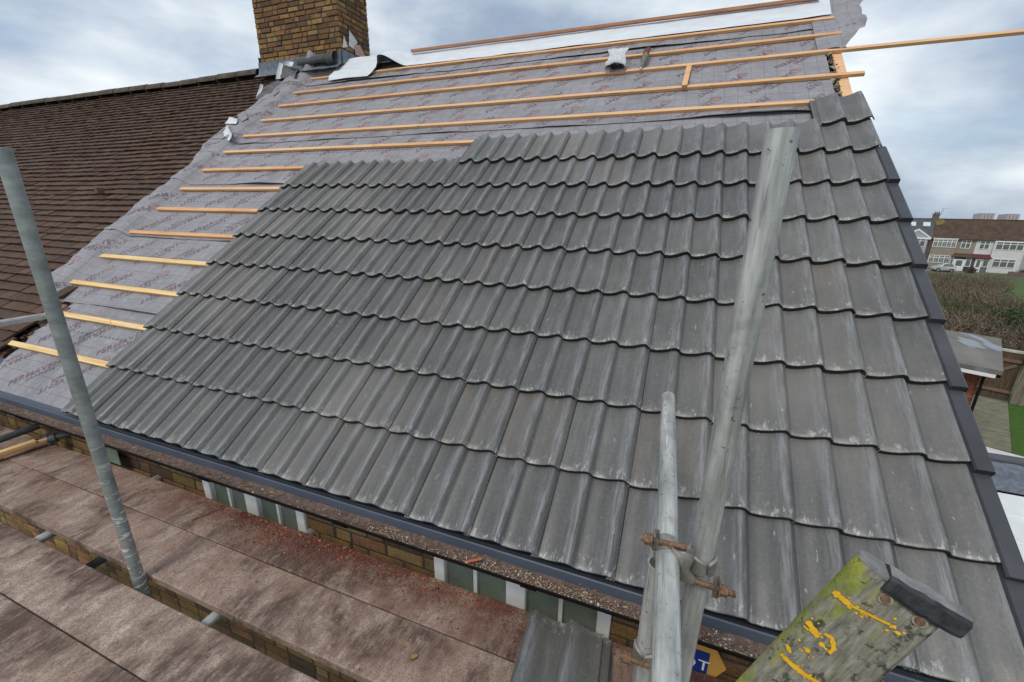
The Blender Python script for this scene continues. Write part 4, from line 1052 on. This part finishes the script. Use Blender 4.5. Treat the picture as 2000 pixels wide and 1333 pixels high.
# garage
GO = (12.07, 13.25, GZ)
MG = frame(GO, E1) if False else Matrix((E1, E2, Vector((0, 0, 1)))).transposed().to_4x4(); MG.translation = Vector(GO)
ga = thing('garage', 'low flat-roofed brick garage with puddled grey felt roof beyond the verge', 'garage', GO)
b = MB(); 
def mgp(x, y, z): return MG @ Vector((x, y, z))
b.box((.35, .3, 0), (3.2, 4.4, 2.3), (.30, .10, .06), 0, MG)
bricks(b, mgp(3.2, .3, 0), -E1, -E2, 2.85, .2, 2.28, RB, mi=(0, 0)); bricks(b, mgp(.35, .3, 0), E2, -E1, 4.1, .2, 2.28, RB, mi=(0, 0))
b.build('wall', [BRICK], ga)
g = G('puddled_felt_roof'); f = g.noise(g.co((1.2, .5, 1), rot=(0, 0, .46)), 1.5, 5, .6); pud = g.ramp(g.noise(g.co((.9, .28, 1), rot=(0, 0, .46), loc=(3.4, 1.2, 0)), 1.35, 2, .5), [(.60, 0.), (.64, 1.)])
g.p(base=g.mix(pud, g.ramp(f, [(.3, (.11, .10, .085)), (.7, (.19, .175, .15))]), (.22, .23, .24)), rough=g.mix(pud, (.8, .8, .8), (.04, .04, .04)), spec=.6); FELT = g.m
b = MB(); b.bbox((0, 0, 2.36), (3.4, 4.55, 2.50), .012, None, 0, MG); rf = b.build('roof', FELT, ga)
b = MB(); b.tube(mgp(1.15, .95, 2.50), mgp(1.15, .95, 2.66), .03); b.build('vent_pipe', UPVC, rf); b = MB(); b.tube(mgp(1.15, .95, 2.502), mgp(1.15, .95, 2.512), .16, .15); b.build('pipe_collar', GUTB, rf)
b = MB(); b.box((.10, -.012, 2.26), (3.4, .05, 2.355), None, 0, MG); b.build('fascia', UPVC, ga)
b = MB(); b.box((0, .2, 2.24), (.09, 4.5, 2.357), None, 0, MG); b.build('side_fascia', GUTB, ga)
b = MB(); b.tube(mgp(.29, .22, .0), mgp(.29, .22, 2.25), .035); b.build('downpipe', GUTB, ga)
# gate and fence
gt = thing('timber_gate', 'dark brown timber gate with a diagonal brace beside the garage', 'gate', (14.9, 18.5, GZ))
MF = Matrix((-E1, E2, Vector((0, 0, 1)))).transposed().to_4x4(); MF.translation = Vector((14.2, 18.85, GZ))
b = MB()
for k in range(9): b.box((k * .145, 0, .06), (k * .145 + .138, .02, 1.78 + .01 * (k % 2)), None, 0, MF)
b.build('boards', DARKFENCE, gt)
b = MB(); b.box((0, -.045, .3), (1.3, -.002, .40), None, 0, MF); b.box((0, -.045, 1.45), (1.3, -.002, 1.55), None, 0, MF); Mb = MF @ Matrix.Translation((.1, -.045, .42)) @ Matrix.Rotation(-.68, 4, 'Y'); b.box((0, 0, 0), (1.45, .04, .10), None, 0, Mb); b.build('brace', simple('brown_brace', (.16, .11, .075), (.24, .17, .12), 6, .8), gt)
fc = thing('board_fence', 'pale weathered board fence with a light top rail at the lawn edge', 'fence', (16.4, 17.8, GZ))
b = MB()
for k in range(26): b.box((1.34 + k * .17, -.25 + .012 * (k % 2) , .02), (1.34 + k * .17 + .16, -.23 + .012 * (k % 2), 1.85 + random.uniform(-.03, .03)), None, 0, MF)
b.build('boards', WEATHER, fc); b = MB(); b.box((.0, -.02, 1.80), (1.33, .08, 1.88), None, 0, MF); b.box((1.34, -.28, 1.88), (5.8, -.18, 1.93), None, 0, MF); b.build('top_rail', simple('pale_rail', (.42, .41, .36), (.6, .58, .52), 5, .8), fc)
b = MB()
for k in range(3): b.box((1.5 + k * 1.9, -.22, 0), (1.6 + k * 1.9, -.12, 1.87), None, 0, MF)
b.build('post', WEATHER, fc)
# side extension with white roof
ex = thing('roof_extension', 'single-storey side extension with white panel roof and lead-dressed parapet', 'extension', (7.5, 4.5, GZ))
b = MB(); b.box((XR + .03, 2.2, GZ), (10.4, 6.6, -2.42), (.3, .2, .1)); b.build('wall', BRICK, ex)
WP = simple('white_roof_panel', (.66, .68, .67), (.80, .81, .79), 3, .35, 0, .03)
rb = MB()
for k in range(6): rb.bbox((XR + .05, 2.2 + k * .575, -2.40 + .004 * k), (10.5, 2.2 + k * .575 + .567, -2.33 + .004 * k), .01)
rb.build('roof', WP, ex)
b = MB(); P = []
for i in range(40):
    xx = XR + .05 + i * .148; wv = .012 * N3(xx * 2.2, 1); P.append([Vector((xx, 5.68, -2.31)), Vector((xx, 5.75, -2.28 + wv)), Vector((xx, 5.95, -2.25 + wv)), Vector((xx, 6.05, -2.30 - wv)), Vector((xx, 6.2, -2.22 + wv)), Vector((xx, 6.35, -2.2))])
b.sheet(P[::-1], th=.01); b.build('lead_gutter', LEAD, ex)
b = MB(); b.bbox((XR + .05, 6.36, -2.45), (10.5, 6.58, -2.16), .02)

b.build('parapet', ANTH, ex)

b = MB(); b.sheet([[Vector((x_, y_, zg(x_, y_) + .05)) for x_ in (31 + (y_ - 46) * .45, 48, 66)] for y_ in (78, 70, 62, 54, 46)], smooth=False)
structure(b.build('field', simple('bright_field_grass', (.05, .085, .022), (.09, .135, .035), .8, .95, 0, .4)))
# scrub: a tangle of bare brown stems, one mass
b = MB(); rs = random.Random(3)
TW = [(.19, .145, .11), (.15, .115, .085), (.23, .18, .135), (.13, .115, .07), (.10, .10, .05), (.18, .12, .095)]
def inwedge(y): return 3.7 + (y + 1.3) * .34, 3.7 + (y + 1.3) * .80
for k in range(2600):
    y = 23 + 62 * rs.random() ** 1.25; xa, xb = inwedge(y); x = rs.uniform(xa, xb)
    if x > 3.7 + (y + 1.3) * .53 and 46 < y: continue
    if y > 74: continue
    hgt = (1.3 + .9 * N3(x * .12, y * .12, 2) + .5 * N3(x * .5, y * .5, 7)) * (1 if y < 60 else .7); z = zg(x, y); base = rs.choice(TW)
    if N3(x * .15, y * .15, 11) > .42: base = rs.choice([(.06, .085, .03), (.08, .10, .04), (.11, .10, .055)])
    R0 = .9 + .6 * rs.random()
    for q in range(15):
        a = rs.uniform(0, 2 * pi); rr = R0 * rs.random() ** .5; p = Vector((x + cos(a) * rr, y + sin(a) * rr, z + rs.random() * hgt * .55)); d = Vector((cos(a) * rs.uniform(.1, .9), sin(a) * rs.uniform(.1, .9), rs.uniform(.1, 1.1))).normalized() * rs.uniform(.35, 1.0)
        s_ = Vector((rs.gauss(0, 1), rs.gauss(0, 1), rs.gauss(0, 1))).normalized() * rs.uniform(.012, .035); mid = p + d * .55 + Vector((0, 0, -.06)); c = jit(base, .3)
        b.add([p - s_, p + s_, mid + s_, mid - s_, p + d], [(0, 1, 2, 3), (3, 2, 4)], c)
        for t in range(3):
            pp_ = p + d * rs.uniform(.2, 1); e = Vector((rs.gauss(0, 1), rs.gauss(0, 1), rs.gauss(0, .6))).normalized() * rs.uniform(.05, .13); f_ = Vector((rs.gauss(0, 1), rs.gauss(0, 1), rs.gauss(0, 1))).normalized() * rs.uniform(.03, .08)
            b.add([pp_, pp_ + e, pp_ + f_], [(0, 1, 2)], jit(base, .35))
stuff(b.build('scrub', tinted('bramble_stems', .95, 12, .7, 0)))
def shrub(name, label, cat, c, r, n, cols, sz, group=None):
    t = thing(name, label, cat, c, group); b = MB(); rr = random.Random(int(c[0] * 100)); C_ = Vector(c)
    cl = []
    for k in range(max(8, n // 60)):
        d = Vector((rr.gauss(0, 1), rr.gauss(0, 1), rr.gauss(0, .8))).normalized() * rr.random() ** .4
        cl.append(Vector((d.x * r[0], d.y * r[1], r[2] * (1 + d.z * .85))))
    for k in range(n):
        q = rr.choice(cl); p = C_ + q + Vector((rr.gauss(0, 1) * r[0], rr.gauss(0, 1) * r[1], rr.gauss(0, 1) * r[2])) * .17
        if p.z < C_.z + .03: p.z = C_.z + .03 + rr.random() * .2
        e = Vector((rr.gauss(0, 1), rr.gauss(0, 1), rr.gauss(0, .6))).normalized() * sz * rr.uniform(.6, 1.4); f = e.cross(Vector((rr.gauss(0, 1), rr.gauss(0, 1), rr.gauss(0, 1)))).normalized() * sz * .45
        b.add([p - e, p + f, p + e, p - f], [(0, 1, 2, 3)], jit(rr.choice(cols), .3))
    b.build('foliage', tinted('shrub_leaves', .8, 20, .8, 0), t)
    b = MB()
    for k in range(7):
        a = 2 * pi * k / 7; b.tube(C_ + Vector((cos(a) * .06, sin(a) * .06, 0)), C_ + Vector((cos(a) * r[0] * .5, sin(a) * r[1] * .5, r[2] * 1.2)), .04, .012, n=6, col=(.09, .07, .05))
    b.build('stems', tinted('shrub_bark', .95, 20, .7, .2), t)
GRN = [(.035, .065, .02), (.05, .085, .025), (.03, .05, .02), (.07, .095, .035)]
shrub('evergreen_shrub', 'dark green leafy shrub growing behind the board fence', 'shrub', (22.2, 28.5, zg(22, 28.5)), (2.0, 1.8, 1.0), 5200, GRN, .085, 'evergreen shrubs behind the fence')
shrub('evergreen_shrub', 'second dark green shrub, further back among the brown scrub', 'shrub', (24.6, 33.5, zg(24, 33.5)), (1.9, 1.8, .85), 3600, GRN, .09, 'evergreen shrubs behind the fence')

# terrace across the field; local frame s along the facade, t into the houses, z up
FD = Vector((.96, -.28, 0)).normalized(); FN = Vector((.28, .96, 0)).normalized()
FM = Matrix((FD, FN, Vector((0, 0, 1)))).transposed().to_4x4(); FM.translation = Vector((43.95, 94.70, 0))
def fb(b, a, c, col=None, mi=0): return b.box(a, c, col, mi, FM)
REND = {k: simple('render_' + k, tuple(q * .85 for q in c), c, 3, .9, 0, .1) for k, c in dict(taupe=(.33, .27, .21), white=(.72, .71, .69), grey=(.42, .43, .46), dark=(.16, .13, .12), pink=(.42, .33, .29)).items()}
DKROOF = simple('brown_roof_tiles', (.055, .035, .025), (.10, .068, .046), 1.2, .9, 0, .3)
SLATE = simple('grey_slate_roof', (.06, .06, .065), (.10, .10, .105), 1.5, .7)
MOSS = simple('moss_patch', (.14, .10, .03), (.22, .16, .06), 2, .95)
def window(parent, s0, s1, z0, z1, cols, t=0., transom=.32, grid=0, trim=UPVC):
    b = MB(); w_ = .09; t0 = t - .06
    fb(b, (s0, t0, z0), (s1, t, z0 + w_)); fb(b, (s0, t0, z1 - w_), (s1, t, z1))
    for k in range(cols + 1):
        x = s0 + (s1 - s0 - w_) * k / cols; fb(b, (x, t0 - .004, z0 + .002), (x + w_, t - .004, z1 - .002))
    zt = z1 - (z1 - z0) * transom; fb(b, (s0, t0 + .004, zt - w_ / 2), (s1, t + .001, zt + w_ / 2))
    if grid:
        for k in range(1, cols * grid): x = s0 + (s1 - s0) * k / (cols * grid); fb(b, (x - .014, t0 + .03, z0), (x + .014, t0 + .036, z1))
        for k in range(1, 4): z = z0 + (z1 - z0) * k / 4; fb(b, (s0, t0 + .029, z - .014), (s1, t0 + .0355, z + .014))
    f_ = b.build('window', trim, parent); b = MB(); fb(b, (s0 + .02, t0 + .04, z0 + .02), (s1 - .02, t0 + .05, z1 - .02)); b.build('pane', GLASS, f_)
ZB, ZE, ZR, DEP = -7.95, -2.80, .25, 4.6
def rowhouse(name, label, s0, s1, wall, roofm, group='terraced houses across the field', over=.25):
    t = thing(name, label, 'house', FM @ Vector(((s0 + s1) / 2, DEP, ZB)), group)
    b = MB(); fb(b, (s0, 0, ZB - .5), (s1, 2 * DEP, ZE)); b.build('wall', wall, t)
    b = MB(); q = [(s0, -over, ZE - .05), (s1, -over, ZE - .05), (s1, DEP, ZR), (s0, DEP, ZR), (s0, 2 * DEP + over, ZE - .05), (s1, 2 * DEP + over, ZE - .05)]
    b.add([FM @ Vector(p) for p in q] + [FM @ Vector((p[0], p[1], p[2] - .12)) for p in q], [(0, 1, 2, 3), (3, 2, 5, 4), (6, 7, 1, 0), (10, 4, 5, 11), (6, 0, 3, 9), (9, 3, 4, 10), (7, 8, 2, 1), (8, 11, 5, 2), (9, 8, 7, 6), (10, 11, 8, 9)])
    r = b.build('roof', roofm, t); b = MB(); fb(b, (s0, DEP - .12, ZR - .05), (s1, DEP + .12, ZR + .08)); b.build('ridge', roofm, r)
    return t, r
# pebbledash house
h1, r1 = rowhouse('terraced_house', 'brown pebbledash terraced house with leaded bay windows and a chimney at its left end', 0, 5.35, REND['taupe'], DKROOF)
b = MB(); fb(b, (.05, -.45, ZB), (3.05, -.002, ZE - .12)); b.build('bay', REND['taupe'], h1)
window(h1, .12, 3.0, -4.28, -2.98, 5, -.455, .3, 2); window(h1, .10, 2.75, -6.9, -5.62, 4, -.455, .3, 2); window(h1, 3.6, 4.75, -4.35, -2.98, 2, -.005, .35)
b = MB(); fb(b, (.0, -.50, -2.92), (3.1, -.4, -2.80)); b.build('gutter', UPVC, h1)
b = MB(); fb(b, (-.35, DEP - .5, ZR - .9), (.45, DEP + .5, ZR + .85)); fb(b, (-.42, DEP - .56, ZR + .70), (.52, DEP + .56, ZR + .86))
ch = b.build('chimney', REND['dark'], r1); b = MB()
for k in range(3): q = FM @ Vector((-.15 + k * .25, DEP, ZR + .86)); b.tube(q, q + Vector((0, 0, .32)), .1, .085, n=10)
b.build('chimney_pot', simple('sooty_pot', (.10, .06, .045), (.18, .10, .07), 4, .9), ch)
b = MB(); q = FM @ Vector((.4, DEP - .55, ZR + .2)); q2 = q + Vector((.35, 0, 1.55)); b.tube(q, q2, .03, n=6)
for k in range(6): e = q2 + FD * (-.1 + k * .16); b.tube(e - FN * .25, e + FN * .25, .018, n=4)
b.tube(q2 - FD * .2, q2 + FD * .85, .02, n=5); b.build('aerial', STEEL, ch)
P = [FM @ Vector((.15 + x * 1.0, DEP * (.985 - y * .34), 0)) for x, y in ((0, 0), (1.0, .05), (1.25, .45), (.8, .85), (.2, 1), (-.1, .5))]
P = [Vector((p.x, p.y, (ZE - .05) + ((FM.inverted() @ p).y + .25) / (DEP + .25) * (ZR - ZE + .05) + .03)) for p in P]
b = MB(); b.add(P, [tuple(range(6))]); b.add([p - Vector((0, 0, .04)) for p in P], [tuple(reversed(range(6)))]); b.build('moss_patch', MOSS, r1)
b = MB(); fb(b, (3.25, -.9, ZB), (4.6, -.82, -6.05)); d1 = b.build('door', UPVC, h1)
b = MB(); fb(b, (3.55, -.915, -7.15), (4.3, -.903, -6.25)); b.build('door_glass', GLASS, d1)
window(h1, 2.78, 3.22, -7.1, -5.75, 1, -.82, .25); window(h1, 4.62, 5.3, -7.2, -5.75, 1, -.82, .25)
b = MB(); q = [(2.75, -1.15, -5.62), (5.34, -1.15, -5.66), (5.34, 0, -5.15), (3.1, 0, -5.15)]; b.add([FM @ Vector(p) for p in q] + [FM @ Vector((p[0], p[1], p[2] - .1)) for p in q], [(0, 1, 2, 3), (4, 5, 1, 0), (7, 6, 5, 4), (5, 6, 2, 1), (4, 0, 3, 7)]); b.build('porch_roof', simple('dark_porch_tiles', (.07, .04, .035), (.11, .065, .05), 3, .8), h1)
# white house
h2, r2 = rowhouse('terraced_house', 'white rendered terraced house with wide bay windows and a dark red porch roof', 5.36, 11.2, REND['white'], DKROOF)
b = MB(); fb(b, (7.35, -.5, ZB), (10.75, -.002, ZE - .12)); b.build('bay', REND['white'], h2)
window(h2, 5.75, 6.95, -4.35, -3.02, 2, -.005, .35); window(h2, 7.5, 10.6, -4.30, -3.0, 4, -.505, .3); window(h2, 7.75, 10.3, -7.05, -5.7, 3, -.505, .3)
b = MB(); fb(b, (5.75, -.9, ZB), (6.55, -.82, -5.85)); d2 = b.build('door', UPVC, h2); b = MB(); fb(b, (5.95, -.915, -7.2), (6.35, -.903, -6.05)); b.build('door_glass', GLASS, d2)
window(h2, 6.6, 7.33, -7.1, -5.8, 1, -.82, .2)
b = MB(); q = [(5.37, -1.15, -5.66), (7.5, -1.15, -5.7), (7.3, 0, -5.15), (5.37, 0, -5.15)]; b.add([FM @ Vector(p) for p in q] + [FM @ Vector((p[0], p[1], p[2] - .1)) for p in q], [(0, 1, 2, 3), (4, 5, 1, 0), (7, 6, 5, 4), (5, 6, 2, 1), (4, 0, 3, 7)]); b.build('porch_roof', simple('red_porch_tiles', (.095, .022, .024), (.13, .035, .035), 3, .8), h2)
b = MB(); fb(b, (11.0, -.08, ZB), (11.2, -.005, ZE - .2)); b.build('party_trim', REND['grey'], h2)
h4, r4 = rowhouse('terraced_house', 'lilac-grey rendered terraced house cut off at the right edge of the photo', 11.21, 17.0, REND['grey'], DKROOF)
window(h4, 12.2, 15.0, -4.3, -3.0, 4, -.005); window(h4, 12.2, 15.0, -7.0, -5.7, 4, -.005)
b = MB(); fb(b, (15.6, -.06, ZB), (16.5, -.01, -5.9)); b.build('door', UPVC, h4)
# grey gabled house
h3, r3 = rowhouse('terraced_house', 'grey terraced house with a white-trimmed gable, slate roof and two skylights', -6.2, -.01, REND['grey'], SLATE)
b = MB(); fb(b, (-3.9, -.7, ZB), (-.62, -.002, ZE - .05)); b.build('bay', REND['grey'], h3)
b = MB(); fb(b, (-.6, -.05, ZB), (-.02, -.003, ZE - .1)); b.build('party_trim', REND['dark'], h3)
window(h3, -3.7, -.85, -4.35, -2.95, 4, -.71, .3); window(h3, -3.7, -.85, -7.1, -5.7, 4, -.71, .3)
b = MB(); q = [(-4.1, -.75, ZE - .05), (-.35, -.75, ZE - .05), (-2.15, -.75, ZE + 1.3)]
b.add([FM @ Vector(p) for p in q] + [FM @ Vector((-2.15, 2.2, ZE + 1.3)), FM @ Vector((-4.1, .2, ZE - .05)), FM @ Vector((-.35, .2, ZE - .05))], [(0, 1, 2), (1, 5, 3, 2), (0, 2, 3, 4)]); b.build('gable', REND['grey'], h3)
b = MB()
for a, c in ((q[0], q[2]), (q[1], q[2])):
    a, c = Vector(a), Vector(c); d = c - a
    b.add([FM @ (a + Vector((0, -.06, -.12))), FM @ (c + Vector((0, -.06, -.16))), FM @ (c + Vector((0, -.06, .16))), FM @ (a + Vector((0, -.06, .12))), FM @ (a + Vector((0, .1, -.12))), FM @ (c + Vector((0, .1, -.16))), FM @ (c + Vector((0, .1, .16))), FM @ (a + Vector((0, .1, .12)))], [(0, 1, 2, 3), (3, 2, 6, 7), (0, 4, 5, 1), (7, 6, 5, 4)])
fb(b, (-4.15, -.85, ZE - .28), (-.3, -.70, ZE + .02)); b.build('barge_board', UPVC, h3)
for s in (-3.35, -1.45):
    b = MB(); k0, k1 = .60, .80
    def rz(k): return ZE - .05 + (ZR - ZE + .05) * k
    def rt(k): return -.25 + (DEP + .25) * k
    b.add([FM @ Vector((s, rt(k0), rz(k0) + .06)), FM @ Vector((s + .95, rt(k0), rz(k0) + .06)), FM @ Vector((s + .95, rt(k1), rz(k1) + .06)), FM @ Vector((s, rt(k1), rz(k1) + .06)), FM @ Vector((s, rt(k0), rz(k0))), FM @ Vector((s + .95, rt(k0), rz(k0))), FM @ Vector((s + .95, rt(k1), rz(k1))), FM @ Vector((s, rt(k1), rz(k1)))], [(0, 1, 2, 3), (4, 5, 1, 0), (5, 6, 2, 1), (7, 4, 0, 3), (6, 7, 3, 2)])
    b.build('skylight', simple('skylight_glass', (.55, .62, .62), (.62, .70, .70), 2, .1, 0, 0, spec=.8), r3)
# tower blocks beyond
TOWER = simple('tower_concrete', (.40, .36, .38), (.52, .47, .48), .05, .9, stretch=(1, 1, .1))
for lab, cx, cy, hs in (('distant tower block cluster, left of the pair on the skyline', 397, 820, (7.2, 9.2, 9.6, 9.6)), ('distant tower block cluster, right of the pair on the skyline', 430, 833, (6.5, 7.3, 8.6, 7.6))):
    t = thing('tower_block', lab, 'tower block', (cx, cy, -60), 'tower blocks on the skyline')
    for k, hh in enumerate(hs):
        b = MB(); b.box((-9.5 + k * 4.7, -6, 0), (-9.5 + k * 4.7 + 3.6, 6, 59 + .5 * hh - 2.2), None, 0, Matrix.Translation((cx, cy, -60)) @ Matrix.Rotation(.36, 4, 'Z'))
        b.box((-9.5 + k * 4.7 + 3.6, -4, 0), (-9.5 + (k + 1) * 4.7, 5, 59 + .4 * hh - 2.5), None, 1, Matrix.Translation((cx, cy, -60)) @ Matrix.Rotation(.36, 4, 'Z'))
        b.build('tower_slab', [TOWER, simple('tower_recess', (.18, .18, .2), (.24, .24, .26), .1, .9)], t)
# parked car in front of the pebbledash house
cr = thing('parked_car', 'silver hatchback parked in front of the brown pebbledash house', 'car', FM @ Vector((1.9, -4.6, ZB)))
CM = FM @ Matrix.Translation((.65, -5.3, ZB)) @ Matrix.Rotation(.2, 4, 'Z')
PAINT = simple('silver_paint', (.48, .49, .51), (.55, .56, .58), 2, .3, .4, 0)
side = [(0.02, .30), (0., .62), (.12, .80), (.62, .88), (1.02, 1.30), (1.55, 1.42), (2.05, 1.36), (2.42, .98), (2.62, .90), (2.68, .55), (2.62, .30)]
def car_loft(mi, pts, ins, b, y0=0., y1=1.65):
    P = []
    for yv, k in ((y0, .0), (y0 + .08, 1.), ((y0 + y1) / 2, 1.05), (y1 - .08, 1.), (y1, .0)):
        P.append([CM @ Vector((1.35 + (x - 1.35) * (1 if k else .97), yv + (.12 if z > .95 and k == 0 else 0) - (.12 if z > .95 and k == 0 and yv > 1 else 0) * 2, z if k else .32 + (z - .32) * .97)) for x, z in pts + pts[:1]])
    b.sheet(P, mi=mi); b.add(P[0][:-1], [tuple(range(len(pts)))], None, mi[0]); b.add(P[-1][:-1], [tuple(reversed(range(len(pts))))], None, mi[0])
b = MB(); car_loft((0, 0), side, 0, b); b.build('body', PAINT, cr)
b = MB()
b.add([CM @ Vector(p) for p in ((.66, .2, .905), (.66, 1.45, .905), (1.0, 1.36, 1.29), (1.0, .28, 1.29))], [(0, 1, 2, 3)]); b.add([CM @ Vector(p) for p in ((.95, -.012, .92), (2.3, -.012, .98), (2.0, .10, 1.33), (1.1, .10, 1.28))], [(0, 1, 2, 3)]); b.build('windscreen', GLASS, cr)
for x in (.5, 2.15):
    for yv in (-.01, 1.5):
        b = MB(); b.tube(CM @ Vector((x, yv, .30)), CM @ Vector((x, yv + .17, .30)), .30, n=18); wh = b.build('wheel', simple('tyre', (.02, .02, .02), (.04, .04, .04), 9, .9), cr); b = MB(); b.tube(CM @ Vector((x, yv - .008 if yv < 1 else yv + .172, .30)), CM @ Vector((x, yv + .01 if yv < 1 else yv + .178, .30)), .17, n=14); b.build('rim', STEEL, wh)
for yv in (.12, 1.18):
    b = MB(); b.add([CM @ Vector(p) for p in ((-.006, yv, .60), (-.006, yv + .34, .60), (.075, yv + .34, .76), (.075, yv, .76))], [(3, 2, 1, 0)]); b.build('headlight', UPVC, cr)
# front gardens
b = MB(); fb(b, (-6.5, -14, ZB - .02), (18, -2.2, ZB + .01)); structure(b.build('road', simple('grey_forecourt', (.12, .115, .105), (.2, .19, .175), 1.2, .9)))
HG = [(.10, .075, .045), (.085, .08, .04), (.12, .085, .055)]
q = FM @ Vector((5.0, -3.6, ZB)); shrub('garden_bush', 'round brown bush in front of the white front doors across the field', 'bush', tuple(q), (.85, .8, .55), 1600, HG, .07, 'front garden bushes')
q = FM @ Vector((11.2, -4.0, ZB)); shrub('garden_hedge', 'clipped olive hedge before the white house at the right edge', 'hedge', tuple(q), (1.7, .6, .62), 2200, [(.07, .075, .03), (.09, .085, .035), (.06, .06, .03)], .07, 'front garden bushes')
b = MB(); fb(b, (8.9, -5.2, ZB - .3), (13, -5.0, ZB + .75)); tag(b.build('garden_wall', simple('dull_brick_wall', (.13, .095, .075), (.22, .16, .13), 3, .9)), 'low dull brick garden wall below the olive hedge', 'garden wall')
